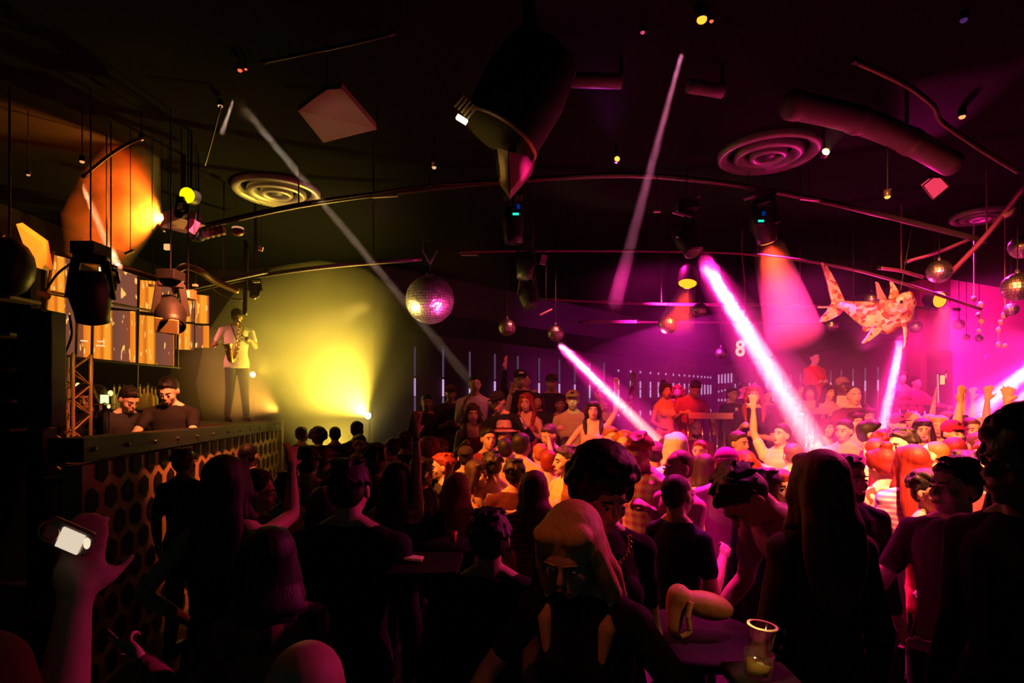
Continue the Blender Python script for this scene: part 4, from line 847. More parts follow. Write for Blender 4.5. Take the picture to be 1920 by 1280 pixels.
# big black drum with wedge speaker and coil at the top centre
t = thing('drum_fixture', 'huge black drum fixture hanging at the top centre', 'ceiling fixture', P(950, 200, 2.9))
ax = (P(990, 292, 2.9) - P(862, 222, 2.9)).normalized(); nrm = V((ax.z, 0, -ax.x)); c = P(935, 258, 3.05); q = Matrix((ax, V((0, 1, 0)), -nrm if nrm.z < 0 else nrm)).transposed().to_quaternion()
up = (q @ V((0, 0, 1)))
obj('drum', MB().lathe(c, [(0, .0), (.20, .0), (.215, .01), (.22, .04), (.23, .30), (.20, .5), (.0, .5)], q, 36), mat('drum_black', (.006, .007, .007), .6, spec=.2), t, smooth=True)
obj('rim', MB().lathe(c, [(.215, -.004), (.226, .0), (.228, .014), (.216, .02)], q, 36), mat('rim_brass', (.40, .27, .15), .4, .5), t, smooth=True); obj('arm', MB().limb(c + up * .4, V((c.x + .15, c.y + .1, 4.27)), .04, .04), BLACK, t)
hk = MB()
for i in range(5): a_ = P(853 + i * 6, 200 + i * 5.5, 2.8); hk.bar(a_, a_ + (P(870, 175, 2.8) - P(853, 196, 2.8)), .008)
obj('heat_sink', hk, mat('brass_fin', (.9, .62, .25), .35, .4), t); obj('white_lamp', MB().box(P(866, 224, 2.78), .055, .02, .022, Quaternion((0, 1, 0), .55)), emis('hot_white', (1, .85, .6), 3), t)
spot(P(780, 330, 2.6), P(920, 262, 2.9), 24, 1.5, (1, .65, .25), .02)
t = thing('wedge_speaker', 'wedge shaped speaker, one side beige and one magenta, under the black drum', 'loudspeaker', P(958, 320, 3.1))
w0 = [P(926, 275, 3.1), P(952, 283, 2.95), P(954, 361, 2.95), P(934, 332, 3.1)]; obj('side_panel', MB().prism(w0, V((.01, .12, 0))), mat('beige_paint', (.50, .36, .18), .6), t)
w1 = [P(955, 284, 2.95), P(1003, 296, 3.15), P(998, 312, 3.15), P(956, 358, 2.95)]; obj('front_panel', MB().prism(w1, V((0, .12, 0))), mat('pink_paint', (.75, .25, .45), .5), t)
gm = MB()
for i in range(7): gm.box(P(929 + i * 1.1, 284 + i * 8, 3.07), .012, .02, .018)
obj('vent_slots', gm, BLACK, t); obj('bracket', MB().limb(P(960, 285, 3.05), P(960, 240, 3.05), .02, .02), BLACK, t)
spot(P(1080, 420, 2.7), P(982, 318, 3.1), 9, 30, (1, .03, .30), .03); spot(P(840, 420, 2.6), P(940, 315, 3.05), 10, 11, (1, .6, .2), .03)
# pink square lamp, paper lantern like
t = thing('square_lamp', 'small pink square panel lamp tilted under the ceiling at the right', 'lamp', P(1754, 350, 6.0))
pts = [P(1730, 348, 6.0), P(1757, 327, 6.0), P(1779, 350, 6.0), P(1750, 374, 6.0)]; obj('diffuser', MB().prism(pts, V((0, .03, .02))), emis('rose_square', (1, .05, .12), .85), t, bevel=.004)
obj('frame', MB().tube(pts + [pts[0]], .008, 6), mat('pink_frame', (.8, .3, .4), .4), t); obj('cable', MB().limb(pts[1], V((pts[1].x, pts[1].y, 4.27)), .006, .006, 6), BLACK, t)
# bright little squares and glints on the rig
SQ = [(194, 508, 5.0, .07, 'white lit square work lamp left under the orange fan', (1, .85, .42), 1.1), (348, 551, 4.9, .06, 'white lit square display on the rig above the djs', (1, .9, .35), 1.0)]
for x, y, d, s, lb, c_, e_ in SQ:
    t = thing('square_display', lb, 'lamp', P(x, y, d)); obj('housing', MB().box(P(x, y, d) + V((0, .045, 0)), s * 1.9, .06, s * 1.4), mat('olive_case', (.20, .16, .06), .5), t, bevel=.005); obj('hanger', MB().limb(P(x, y, d) + V((0, .04, 0)), V((P(x, y, d).x, d + .04, 4.27)), .006, .006, 6), BLACK, t); obj('display', MB().box(P(x, y, d), s, .02, s), emis('warm_square', c_, e_), t)
def glint(label, x, y, d, w_, m, ang=0, h=.02):
    t = thing('rig_bracket', label, 'bracket', P(x, y, d)); q = Quaternion((0, 1, 0), ang); obj('plate', MB().box(P(x, y, d), w_, .03, h, q), m, t, bevel=.002); obj('bolt', MB().limb(P(x, y, d) + V((0, .01, .01)), V((P(x, y, d).x, d + .01, 4.27)), .003, .003, 6), BLACK, t)
PAL = mat('pale_metal', (.80, .72, .55), .5); PKM = mat('pink_lit_metal', (.9, .6, .7), .5)  # pink one: the rig's pink light is put into the colour
glint('pale slotted bracket on the long rig pipe left of centre', 722, 367, 5.65, .25, PAL, -.06, .03); glint('pair of pale rods right of the mirror ball hanger', 880, 478, 6.8, .20, PAL, .0, .016)
glint('pink lit bracket on the rig left of the wide pink beam', 1272, 401, 5.6, .12, PKM, .3); glint('bright pink plate on the rig above the wide pink beam', 1232, 396, 5.6, .07, PKM); glint('pink clamp on the rig pipe above the wide beam', 1305, 372, 5.7, .09, PKM, -.5)
glint('pink clamp on the rig pipe above the red fan', 1405, 371, 5.7, .11, PKM, -.3); glint('dim pink slotted bracket right on the rig pipe', 1518, 374, 5.7, .19, PKM, .1); glint('pink tilted plate hanging over the white shirted guest', 1024, 585, 7.0, .17, PKM, -.45)
glint('small pink box plate beside the lower centre stage light', 1019, 487, 6.0, .06, PKM, .2, .1); glint('pink horizontal plate under the right rig near the shark', 1543, 576, 7.2, .14, PKM); glint('white plate at the upper right rig pipe', 1892, 397, 5.6, .12, PKM, -.75, .04)
glint('pinkish rod on the far pipe right of the mirror balls', 1150, 603, 9.2, .75, mat('dull_pink', (.4, .12, .25), .4), .0, .05); glint('pale clip under the orange fan', 243, 473, 4.9, .08, PAL, -.4); glint('pale clip on the effect projector', 302, 428, 5.1, .08, PAL, .75, .014)
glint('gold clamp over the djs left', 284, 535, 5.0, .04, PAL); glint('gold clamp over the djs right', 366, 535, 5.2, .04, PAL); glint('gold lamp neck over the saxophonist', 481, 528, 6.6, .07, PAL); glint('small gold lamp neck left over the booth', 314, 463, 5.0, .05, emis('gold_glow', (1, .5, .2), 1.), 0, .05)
glint('pale hook over the saxophonist', 476, 557, 6.7, .05, PAL, .9); glint('pink knob right of the upright pipe', 489, 466, 6.6, .05, PKM, .3, .05)
t = thing('dome_lamp', 'small red dome lamp on the rig pipe left of centre', 'lamp', P(446, 432, 5.7)); obj('dome', MB().ell(P(446, 434, 5.7), .062, .062, .045), mat('dome_red', (.25, .05, .05), .4), t, smooth=True); obj('lit_rim', MB().lathe(P(446, 428, 5.7), [(.05, .01), (.058, .0), (.05, -.01)]), emis('rim_gleam_emission', (1, .4, .2), .6), t, smooth=True)  # emission in the rim stands in for the light it catches
cable('cable_bundle', 'bundle of golden cables on the rig over the djs', curve([P(320, 520, 5.6), P(345, 500, 5.6), P(375, 508, 5.7), P(400, 525, 5.9), P(445, 545, 6.2)]), .035, mat('cable_gold', (.30, .18, .08), .4, .3))
pipe('slim rig bar crossing above the video wall', pp([(225, 500, 5.4), (300, 525, 5.5), (345, 545, 5.6)]), .03, PIPE); pipe('second slim rig bar toward the saxophonist', pp([(330, 545, 5.8), (420, 525, 6.1), (500, 508, 6.4)]), .03, BLACK, pp([(420, 525, 6.1)]))
pipe('chrome hanger wire pair above the upper left lamp', pp([(412, 205, 4.4), (398, 260, 4.6), (384, 310, 4.8)]), .008, GREYM)

# ------------------------------------------------------------------ mirror balls
MIR = mat('mirror', (.85, .85, .85), .10, 1.)
def mirror_mats():
    a = mat('mirror_tile', (.9, .88, .88), .34, 1.); return [a, mat('mirror_grout', (.05, .05, .05), .6)]
def mirror_ball(label, x, y, rpx, d, group=None, top=4.27):
    c = P(x, y, d); R = rpx / F * d; t = thing('mirror_ball', label, 'mirror ball', c, group); m = MB(); rn = random.Random(int(x))
    rows = 26 if rpx > 30 else (14 if rpx > 13 else 10)
    m.k = 1; m.ell(c, R * .965, R * .965, R * .965, None, 24, 14); m.k = 0
    for i in range(rows):
        a0 = -PI / 2 + PI * i / rows; a1 = a0 + PI / rows; am = (a0 + a1) / 2; n = max(4, int(2 * rows * math.cos(am)))
        for j in range(n):
            t0 = 2 * PI * j / n; t1 = 2 * PI * (j + 1) / n; g = .06; da = (a1 - a0) * g; dt = (t1 - t0) * g
            tilt = V((rn.uniform(-1, 1), rn.uniform(-1, 1), rn.uniform(-1, 1))) * .03 * R; vs = []
            for aa, tt in ((a0 + da, t0 + dt), (a0 + da, t1 - dt), (a1 - da, t1 - dt), (a1 - da, t0 + dt)):
                vs.append(c + V((math.cos(aa) * math.cos(tt), math.cos(aa) * math.sin(tt), math.sin(aa))) * R + tilt * rn.uniform(-.5, .5))
            m.add(vs, [(0, 1, 2, 3)])
    obj('mirror_tiles', m, mirror_mats(), t)
    tp = V((c.x, c.y, c.z + R)); obj('cap', MB().lathe(tp, [(0, .04), (R * .14, .03), (R * .16, 0), (R * .1, -.02)], n=16), GREYM, t, smooth=True); obj('wire', MB().limb(tp, V((tp.x, tp.y, top)), .005, .005, 6, False), BLACK, t)
    return t
t = mirror_ball('biggest mirror ball, gold on the left and magenta on the right, hanging at the centre', 806, 562, 45, 5.9)
c = P(806, 495, 5.9); yk = MB()
for s in (-1, 1): yk.bar(c, c + V((s * .075, 0, .14)), .016)
yk.bar(c + V((-.075, 0, .14)), c + V((-.075, 0, .26)), .012); yk.bar(c + V((-.05, 0, .24)), c + V((.04, 0, .25)), .02); obj('yoke', yk, GREYM, t)
spot(P(690, 740, 7.6) + V((-.6, -2.0, 0)), P(800, 575, 5.9), 14, 1100, (1, .70, .16), .3); spot(P(960, 700, 5.2), P(815, 570, 5.9), 18, 900, (1, .05, .32), .3)  # added spots give the ball its gold and magenta sides
MBL = [(951, 614, 16, 7.4, 'mirror ball left of the pink beam, over the capped guests'), (1042, 625, 15, 7.3, 'dim mirror ball where the left pink beam starts'), (1252, 608, 18, 7.2, 'pink mirror ball in the middle between the two beams'), (1352, 662, 11, 9.0, 'tiny mirror ball in front of the wall tubes'),
       (1560, 609, 12, 7.8, 'small mirror ball under the tail of the shark'), (1634, 560, 12, 7.8, 'small mirror ball behind the back of the shark'), (1717, 613, 11, 7.8, 'small mirror ball right of the shark head'), (1761, 509, 21, 6.2, 'medium mirror ball hanging above the round orange lamp'),
       (1798, 608, 10, 7.8, 'small mirror ball lower right of the round orange lamp'), (1908, 538, 26, 5.8, 'large mirror ball cut by the right edge'), (1812, 632, 6, 8.6, 'tiny mirror ball above the faint wall sign'), (1917, 462, 22, 6.4, 'dark mirror ball high at the right edge'), (1836, 634, 7, 8.2, 'tiny mirror ball under the string of ornaments'), (1896, 580, 12, 7.0, 'small mirror ball left under the large one at the right edge'), (1312, 580, 13, 8.0, 'dark mirror ball just left of the wide pink beam')]
for x, y, r, d, lb in MBL: mirror_ball(lb, x, y, r, d)
spot((3.2, 2.6, 3.0), P(1600, 580, 7.6), 34, 260, (1, .05, .28), .2, .8)
spot((1.8, 7.4, 2.5), (1.6, 5.8, 4.0), 90, 60, (1, .06, .30), .1, .8)      # added spots aimed up at the rig, standing in for bounced colour
spot((4.6, 7.4, 2.6), (4.2, 6.2, 3.8), 90, 120, (1, .03, .30), .1, .8)
spot((-2.4, 6.9, 2.6), (-2.2, 5.8, 4.0), 90, 34, (1, .55, .2), .1, .8)
# two chains of hanging ornaments at the right
for lb, pts in (('string of pink hanging ornaments left of the other at the right edge', [(1826, 560, 10), (1838, 572, 12), (1834, 590, 9), (1840, 602, 10), (1836, 620, 7)]), ('longer string of pink hanging ornaments near the right edge', [(1884, 590, 14), (1876, 604, 9), (1872, 618, 9), (1872, 646, 10), (1884, 648, 9)])):
    t = thing('hanging_ornament', lb, 'ornament', P(*pts[0][:2], 7.2)); p_ = [P(x, y, 7.2) for x, y, r in pts]; obj('string', MB().tube([V((p_[0].x, p_[0].y, 4.27))] + p_, .006, 6), PKM, t)
    for (x, y, r), c in zip(pts, p_): obj('pendant', MB().ell(c, r / 2 / F * 7, .03, r / 1.6 / F * 7, Quaternion((0, 1, 0), (x % 5 - 2) * .3), 8, 6), mat('pink_mirror', (.95, .6, .65), .35, .3), t)
# ------------------------------------------------------------------ hanging shark
t = thing('hanging_shark', 'glittering patchwork shark hanging from the ceiling, tail up left', 'hanging shark', P(1640, 580, 6.6))
D = 6.6
cl = [(1573, 570, 9), (1590, 574, 12), (1612, 582, 21), (1636, 592, 29), (1660, 592, 36), (1680, 582, 34), (1693, 568, 24), (1699, 552, 12)]
pc = [P(x, y, D + .25 - i * .10) for i, (x, y, r) in enumerate(cl)]; rs = [r / F * D for *_, r in cl]
R_ = []
for i, p in enumerate(pc):
    dd = (pc[min(i + 1, 7)] - pc[max(i - 1, 0)]).normalized(); yv = V((0, 1, 0)); a_ = dd.cross(yv).normalized(); b_ = dd.cross(a_)
    R_.append((p, rs[i], rs[i] * .62, Matrix((a_, b_, dd)).transposed().to_quaternion()))
SHK = bpy.data.materials.new('shark_patchwork'); SHK.use_nodes = True; nt = SHK.node_tree; b = nt.nodes['Principled BSDF']; b.inputs['Roughness'].default_value = .35; b.inputs['Metallic'].default_value = .25
tc = nt.nodes.new('ShaderNodeTexCoord'); vo = nt.nodes.new('ShaderNodeTexVoronoi'); vo.inputs['Scale'].default_value = 22; nt.links.new(tc.outputs['Object'], vo.inputs['Vector'])
rp = nt.nodes.new('ShaderNodeValToRGB'); rp.color_ramp.interpolation = 'CONSTANT'; sp_ = nt.nodes.new('ShaderNodeSeparateColor'); nt.links.new(vo.outputs['Color'], sp_.inputs[0]); nt.links.new(sp_.outputs[0], rp.inputs[0])
for i, (p, c_) in enumerate(((0, (.85, .7, .6)), (.3, (.75, .35, .25)), (.55, (.9, .8, .75)), (.78, (.5, .12, .10)))):
    el = rp.color_ramp.elements[i] if i < 2 else rp.color_ramp.elements.new(p); el.position = p; el.color = (*c_, 1)
nt.links.new(rp.outputs[0], b.inputs['Base Color'])
obj('body', MB().loft(R_, 20), SHK, t, smooth=True, voxel=.016, sm=3)
def fin(name, pts, d, th=.03, m=SHK): o = obj(name, MB().prism([P(x, y, d) for x, y in pts], V((0, th, 0))), m, t, bevel=.008); return o
fin('tail_fin', [(1541, 491), (1548, 494), (1560, 512), (1572, 535), (1584, 562), (1590, 575), (1575, 590), (1560, 598), (1548, 603), (1538, 603), (1541, 594), (1552, 582), (1561, 566), (1557, 550), (1552, 528), (1546, 508)], D + .3, .035)
fin('dorsal_fin', [(1647, 560), (1645, 540), (1643, 527), (1648, 530), (1656, 546), (1664, 560)], D - .02, .03, mat('fin_pink', (.6, .25, .35), .4))
fin('dorsal_fin', [(1668, 560), (1672, 540), (1670, 526), (1676, 530), (1686, 546), (1690, 562)], D - .25, .03, SHK)
fin('pectoral_fin', [(1640, 610), (1625, 632), (1617, 642), (1619, 645), (1630, 640), (1648, 626), (1656, 616)], D - .3, .03)
fin('pectoral_fin', [(1688, 590), (1694, 615), (1696, 640), (1692, 664), (1698, 650), (1702, 620), (1698, 595)], D - .45, .02)
fin('anal_fin', [(1622, 610), (1618, 618), (1624, 622), (1640, 618)], D - .1, .03)
obj('eye', MB().ell(P(1690, 566, D - .62), .018, .012, .018), BLACK, t, smooth=True)
for x, y, i in ((1688, 545, 5), (1600, 570, 2)): obj('wire', MB().limb(P(x, y, D - .1 * i + .2), V((P(x, y, D).x, D - .1 * i + .2, 4.27)), .004, .004, 6, False), BLACK, t)
spot(P(1560, 760, 4.6), P(1640, 570, 6.4), 15, 75, (1, .20, .09), .06, .5); spot(P(1800, 740, 4.8), P(1680, 590, 6.2), 12, 90, (1, .10, .3), .06, .6)
# ------------------------------------------------------------------ the crowd
PLACED = []
def pe(label, x, y, d, yaw, *a, base=0., fix=False, **k):
    """one guest of the dance floor: keeps its spot in the picture, steps back or forward a little if somebody stands there"""
    if base == 0. and not fix:
        lo, hi = 1.47, 1.88
        def ok(dd): z = EYE + (HOR - y) / F * dd; return lo <= z <= hi
        def free(dd): X = (x - 960) / F * dd; return all((X - px) ** 2 + (dd - pd) ** 2 > .34 ** 2 for px, pd, pb in PLACED if pb < .1)
        cand = sorted([d + .05 * j for j in range(-14, 26)], key=lambda v: abs(v - d)); good = [v for v in cand if ok(v) and free(v)]
        if not good: good = [v for v in cand if ok(v)] or [d]; print('crowded', label)
        d = good[0]
    PLACED.append(((x - 960) / F * d, d, base)); return person(label, x, y, d, yaw, *a, base=base, **k)
T1 = lambda c, s=1, *r: (c, s) + tuple(r)
TR, SKT = 'trousers', 'skirt'
BT = (TR, BLK); JT = (TR, JEAN)
# -- on and behind the dj booth
sx = []
def sax(root, k):
    T, HT = k['T'], k['HT']; gold = mat('brass', (.85, .55, .18), .22, 1.); m = MB()
    pts = [HT((0, -.11, -.06)), T((0, -.20, 1.53)), T((.0, -.235, 1.47)), T((-.03, -.24, 1.25)), T((-.07, -.25, 1.02)), T((-.10, -.27, .94)), T((-.14, -.30, .93)), T((-.165, -.32, .99)), T((-.18, -.33, 1.10))]
    m.tube(curve(pts[2:], 4), .03, 12, [.45 + .055 * i for i in range(25)][:len(curve(pts[2:], 4))]); s_ = obj('saxophone_body', m, gold, root, smooth=True, local=True)
    obj('bell', MB().lathe(T((-.18, -.33, 1.09)), [(.048, 0), (.055, .04), (.075, .08), (.082, .085), (.07, .08), (.05, .04)], Quaternion((0, 1, 0), -.15), 24), gold, s_, smooth=True, local=True)
    obj('neck', MB().tube(pts[:3], .012, 8), gold, s_, smooth=True, local=True); obj('mouthpiece', MB().limb(HT((0, -.095, -.06)), HT((0, -.125, -.055)), .011, .014), BLACK, s_, local=True)
    for i in range(12): p = T((-.015 - i * .005 + (.03 if i % 2 else -.01), -.265, 1.40 - i * .032)); obj('key', MB().ell(p, .016, .010, .016), gold, s_, smooth=True, local=True)
    st = MB()
    for s in (-1, 1): st.tube([T((s * .075, .02, 1.53)), T((s * .085, -.07, 1.46)), T((s * .03, -.15, 1.25)), T((-.02, -.215, 1.20))], .009, 6)
    obj('strap', st, BLACK, root, smooth=True, local=True)
person('saxophonist in white shirt and dark jeans standing on the booth end', 445, 580, 8.25, 38, 'm', 'short', 'k', 't', (WHT, 1), (TR, (.07, .07, .10)), al=((.05, -.09, -.23), (-.12, -.19, .08), 'fist'), ar=((.10, .06, -.24), (.06, -.28, .0), 'fist'), base=1.63, head=(12, 0, 0), wide=1.12, extra=both(sax, wear_cap((.04, .03, .03))), legs=[((.10, -.06, -.46), (.14, -.0, -.86)), ((-.10, -.02, -.46), (-.13, .0, -.86))])
person('dj in black t-shirt looking down at the desk', 312, 710, 5.55, 12, 'm', 'short', 'k', 'l', (BLK, 1), BT, al='reach', ar='reach', lean=6, head=(22, 0, 0), base=.42, hs=1.12, wide=1.12)
person('dj leaning in profile beside the one in black', 248, 728, 5.75, 62, 'm', 'quiff', 'k', 'l', ((.03, .03, .035), 1), BT, al='reach', ar='reach', lean=20, head=(10, 0, 0), base=.42, hs=1.12)
person('woman with long dark hair behind the decks left of the laptop', 158, 722, 5.6, 30, 'f', 'long', 'k', 'p', (BLK, 1), BT, al='reach', ar='hold', lean=8, head=(15, 0, 0), base=.42, hs=1.1)
person('shadowy man standing behind the laptop', 180, 722, 6.05, -10, 'm', 'short', 'k', 't', (BLK, 2), BT, base=.42, hs=1.05)
person('small figure half hidden by the truss tower', 108, 745, 6.2, 20, 'f', 'long', 'n', 'p', (DKG, 1), BT, base=.42)
# -- standing guests on the back terrace
B5 = .45
pe('man in white shirt with hands raised on the back terrace', 890, 704, 7.5, 15, 'm', 'short', 'k', 'l', (WHT, 2), BT, 'wide', 'face', base=B5, top2=None)
pe('dim man in cap with crossed arms left of the white shirt', 845, 722, 7.9, 5, 'm', 'crop', 'k', 't', ((.05, .03, .03), 1), BT, 'cross', 'cross', base=B5, extra=wear_cap((.12, .04, .03)))
pe('man in black cap with white logo holding both hands up', 975, 694, 8.2, 10, 'm', 'crop', 'k', 'p', (BLK, 2), BT, 'face', 'upf', base=B5, extra=wear_cap(BLK, mark=1))
pe('man with bare red lit head behind the white logo cap', 985, 700, 8.8, -12, 'm', 'crop', 'k', 'p', (BLK, 2), BT, base=B5)
pe('shadowy man in cap near the left pink beam', 1034, 702, 8.6, 0, 'm', 'crop', 'k', 't', (BLK, 2), BT, base=B5, extra=wear_cap((.03, .02, .03)))
pe('woman with brown hair in maroon halter top', 886, 757, 6.2, 12, 'f', 'wavy', 'n', 'l', (MRN, 0), (SKT, BLK), 'down', 'hold', base=.3, head=(5, 0, 0))
pe('man in navy v-neck and cap bending over next to the halter top', 930, 735, 6.5, -25, 'm', 'short', 'k', 'l', (NAVY, 2), BT, ((.16, -.06, -.22), (.03, -.16, .16), 'open'), 'reach', base=.3, lean=12, side=-8, extra=wear_cap((.02, .02, .03)))
pe('woman with long red hair clasping her hands', 988, 737, 6.9, -20, 'f', 'long', 'r', 'p', ((.5, .12, .15), 0), (SKT, BLK), 'clap', 'hold', base=.3)
pe('man in pale shirt and cap lit yellow green at the chest', 1074, 733, 6.9, -10, 'm', 'short', 'k', 'p', ((.55, .6, .3), 1), BT, 'hold', 'hold', base=.3, extra=wear_cap((.3, .3, .1)))
spot(P(1060, 640, 5.8), P(1076, 765, 6.9), 9, 26, (.85, 1, .2), .02, .6)
pe('woman in pale strapless top with long dark hair beside the left beam', 1112, 752, 6.4, -8, 'f', 'long', 'k', 'l', ((.7, .4, .35), 0), (TR, NAVY), ((.12, -.02, .22), (.0, -.02, .25), 'open'), 'hip', base=.3, hs=.95)
pe('guest in flowery shirt right behind the woman with the raised arm', 1126, 722, 7.3, -15, 'm', 'short', 'n', 'p', ((.75, .55, .65), 2, 'floral', (.3, .05, .2)), BT, 'upside', 'down', base=.45)
pe('guest in black at the foot of the terrace stairs', 1050, 745, 7.6, 10, 'm', 'short', 'k', 'b', (BLK, 2), BT, base=.45)
pe('shadowy guest in dark top behind the red haired woman', 1008, 738, 7.7, 0, 'f', 'bob', 'k', 't', (BLK, 1), BT, base=.45)
pe('shadowy guest seated at the left of the terrace', 800, 740, 7.8, 15, 'm', 'short', 'k', 't', ((.03, .02, .02), 2), BT, base=.3)
# -- gallery at the centre and right
G = .5
pe('slim woman in white top with one hand on the rail', 1247, 718, 8.3, 15, 'f', 'bun', 'k', 'p', ((.8, .6, .7), 0), (SKT, REDC), 'hold', 'rail', base=G)
pe('man in magenta t-shirt leaning down over the gallery railing', 1308, 716, 8.15, 5, 'm', 'short', 'n', 'p', ((.55, .08, .25), 1), (TR, (.15, .03, .08)), 'rail', 'hold', base=G, lean=12, head=(25, 0, 0), side=6)
pe('dim person behind the slim woman in white', 1270, 722, 9.2, -15, 'f', 'wavy', 'r', 'p', (MRN, 1), BT, base=G)
pe('man in black suit with white shirt front at the gallery', 1372, 726, 8.9, 20, 'm', 'short', 'k', 'p', (BLK, 2), BT, 'hold', 'down', base=G, extra=lambda r, k: obj('shirt_front', MB().loft([(k['T']((0, -.108, 1.42)), .035, .012, k['q']), (k['T']((0, -.125, 1.28)), .022, .012, k['q']), (k['T']((0, -.118, 1.16)), .008, .012, k['q'])], 10), cloth_mat(WHT), r, smooth=True, local=True))
pe('tall woman in black crop top and striped trousers before the railing', 1413, 722, 7.0, -18, 'f', 'long', 'r', 't', (BLK, 1), (TR, (.05, .01, .03), 'stripes', (.75, .35, .45)), 'cross', 'hold', base=.18, hs=.95)
pe('dim guest between the suit and the wide beam', 1440, 730, 8.8, -10, 'm', 'short', 'k', 'p', ((.12, .03, .08), 1), BT, base=G)
pe('shadowy guest with raised hand behind the suit', 1395, 718, 9.6, 5, 'm', 'short', 'k', 't', (BLK, 2), BT, 'up', base=G)
pe('person in red sweater standing highest at the back wall', 1527, 659, 10.3, 12, 'f', 'short', 'n', 'l', ((.8, .02, .02), 2), BT, 'cross', 'cross', base=1.05)
tag(obj('podium', MB().box((P(1527, 755, 10.35).x, 10.4, .52), .9, .8, 1.04), MATTE, bevel=.02), 'dark podium under the person in the red sweater', 'podium')
spot(P(1450, 560, 7.5), P(1527, 700, 10.3), 7, 90, (1, .06, .02), .03)
pe('woman leaning her bare arm on the gallery railing', 1519, 722, 8.25, -30, 'f', 'long', 'n', 'p', ((.2, .02, .08), 0), BT, 'rail', 'hold', base=G)
pe('guest with brown hair behind the bare armed woman', 1498, 718, 8.8, 10, 'f', 'wavy', 'n', 'p', (MRN, 1), BT, base=G)
pe('woman in pale strapless top by the railing right', 1553, 722, 8.3, 8, 'f', 'bob', 'k', 'p', ((.7, .3, .35), 0), BT, 'hold', 'hold', base=G)
pe('dark skinned man in white t-shirt at the railing', 1579, 708, 8.4, -5, 'm', 'crop', 'k', 'd', (WHT, 1), BT, base=G, extra=wear_cap((.4, .2, .3)))
pe('man with yellow lit face in dark jacket clasping his hands', 1601, 724, 7.4, -12, 'm', 'crop', 'n', 'l', ((.12, .02, .06), 2), BT, 'clap', 'clap', base=.25)
tag(obj('podium', MB().box((P(1601, 755, 7.4).x, 7.42, .125), .5, .5, .25), MATTE, bevel=.02), 'low dark podium under the man clasping his hands', 'podium')
tag(obj('podium', MB().box((P(1413, 755, 7.0).x, 7.02, .09), .6, .5, .18), MATTE, bevel=.02), 'low dark podium under the tall woman in striped trousers', 'podium')
pe('bare armed woman standing by the far doorway', 1690, 696, 9.85, -5, 'f', 'bun', 'n', 'p', ((.5, .05, .2), 0), (TR, (.4, .05, .2)), 'down', 'hold', base=.76, hs=.95)
pe('man in magenta shirt at the far railing', 1717, 706, 9.85, 10, 'm', 'short', 'k', 'p', ((.4, .08, .25), 2), BT, 'reach', 'down', base=.76)
tag(obj('floor_stage', MB().box((P(1704, 755, 9.9).x, 9.95, .38), 1.6, .9, .76), MATTE), kind='structure')
# -- far dance floor, left behind the booth, lost in yellow smoke
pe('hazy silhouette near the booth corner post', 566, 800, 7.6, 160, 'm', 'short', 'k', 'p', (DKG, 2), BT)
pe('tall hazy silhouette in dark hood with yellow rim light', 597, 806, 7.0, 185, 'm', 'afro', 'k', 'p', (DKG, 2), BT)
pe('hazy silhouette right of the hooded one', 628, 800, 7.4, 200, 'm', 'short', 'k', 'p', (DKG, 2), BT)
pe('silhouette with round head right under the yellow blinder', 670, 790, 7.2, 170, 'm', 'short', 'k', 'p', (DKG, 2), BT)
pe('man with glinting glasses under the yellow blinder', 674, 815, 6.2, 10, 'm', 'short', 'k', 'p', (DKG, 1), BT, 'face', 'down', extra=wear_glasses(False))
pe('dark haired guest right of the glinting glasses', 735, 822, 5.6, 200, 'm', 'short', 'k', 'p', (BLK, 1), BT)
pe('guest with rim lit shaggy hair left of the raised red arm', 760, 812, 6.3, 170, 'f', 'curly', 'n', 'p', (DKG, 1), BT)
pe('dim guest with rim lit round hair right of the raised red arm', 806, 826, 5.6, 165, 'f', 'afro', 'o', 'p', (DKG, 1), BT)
# -- left foreground and middle
pe('brown silhouette of a guest before the hexagon panels', 345, 842, 4.3, 175, 'm', 'short', 'n', 'p', ((.06, .04, .03), 1), BT)
pe('dim round headed guest close to the booth corner', 467, 832, 4.9, 170, 'm', 'short', 'k', 'p', ((.05, .035, .03), 1), BT)
pe('short haired guest in lilac grey t-shirt seen from behind', 575, 838, 3.9, 205, 'm', 'short', 'k', 'p', ((.38, .33, .36), 1), BT, 'hold', 'down')
pe('man in red brown cap facing away beside the lilac t-shirt', 606, 838, 4.6, 150, 'm', 'crop', 'k', 'p', ((.4, .08, .05), 1), BT, extra=wear_cap((.10, .05, .04)))
pe('curly haired guest with glowing hair outline', 706, 838, 3.8, 160, 'f', 'curly', 'n', 'p', (DKG, 1), BT, 'hold', 'hold')
pe('guest whose yellow scarf like top glows at the shoulder', 540, 886, 3.7, 190, 'm', 'short', 'k', 'p', ((.75, .6, .02), 1), BT)
pe('young man with curly black hair in pink lit profile', 486, 888, 3.1, 100, 'm', 'curly', 'k', 'p', (BLK, 1), BT, head=(5, 0, 0))
def hold_phone(side, lab, col=(1, .9, .7), s=1.5, wd=.075):
    def f(root, k):
        p, dd = W(root, k, side); t = thing('smartphone', lab, 'phone', p); q = Euler((.15, .35, .2)).to_quaternion()
        obj('case', MB().box(p, wd, .010, .14, q), mat('phone_case', (.5, .4, .4), .3), t, bevel=.004); obj('display', MB().box(p + V((0, -.007, 0)), wd * .86, .003, .12, q), emis('phone_glow', col, s), t)
        obj('camera_lens', MB().ell(p + V((wd * .25, .007, .05)), .006, .004, .006), BLACK, t)
    return f
pe('woman with waist long black hair and bare shoulders', 422, 857, 2.35, 186, 'f', 'long', 'k', 'p', (BLK, 0), (SKT, BLK), 'hip', ((.07, -.21, .05), (-.03, -.10, .21), 'open'))
pe('broad shouldered man in black seen from behind', 655, 864, 2.25, 172, 'm', 'short', 'k', 'p', (BLK, 2), BT, wide=1.12)
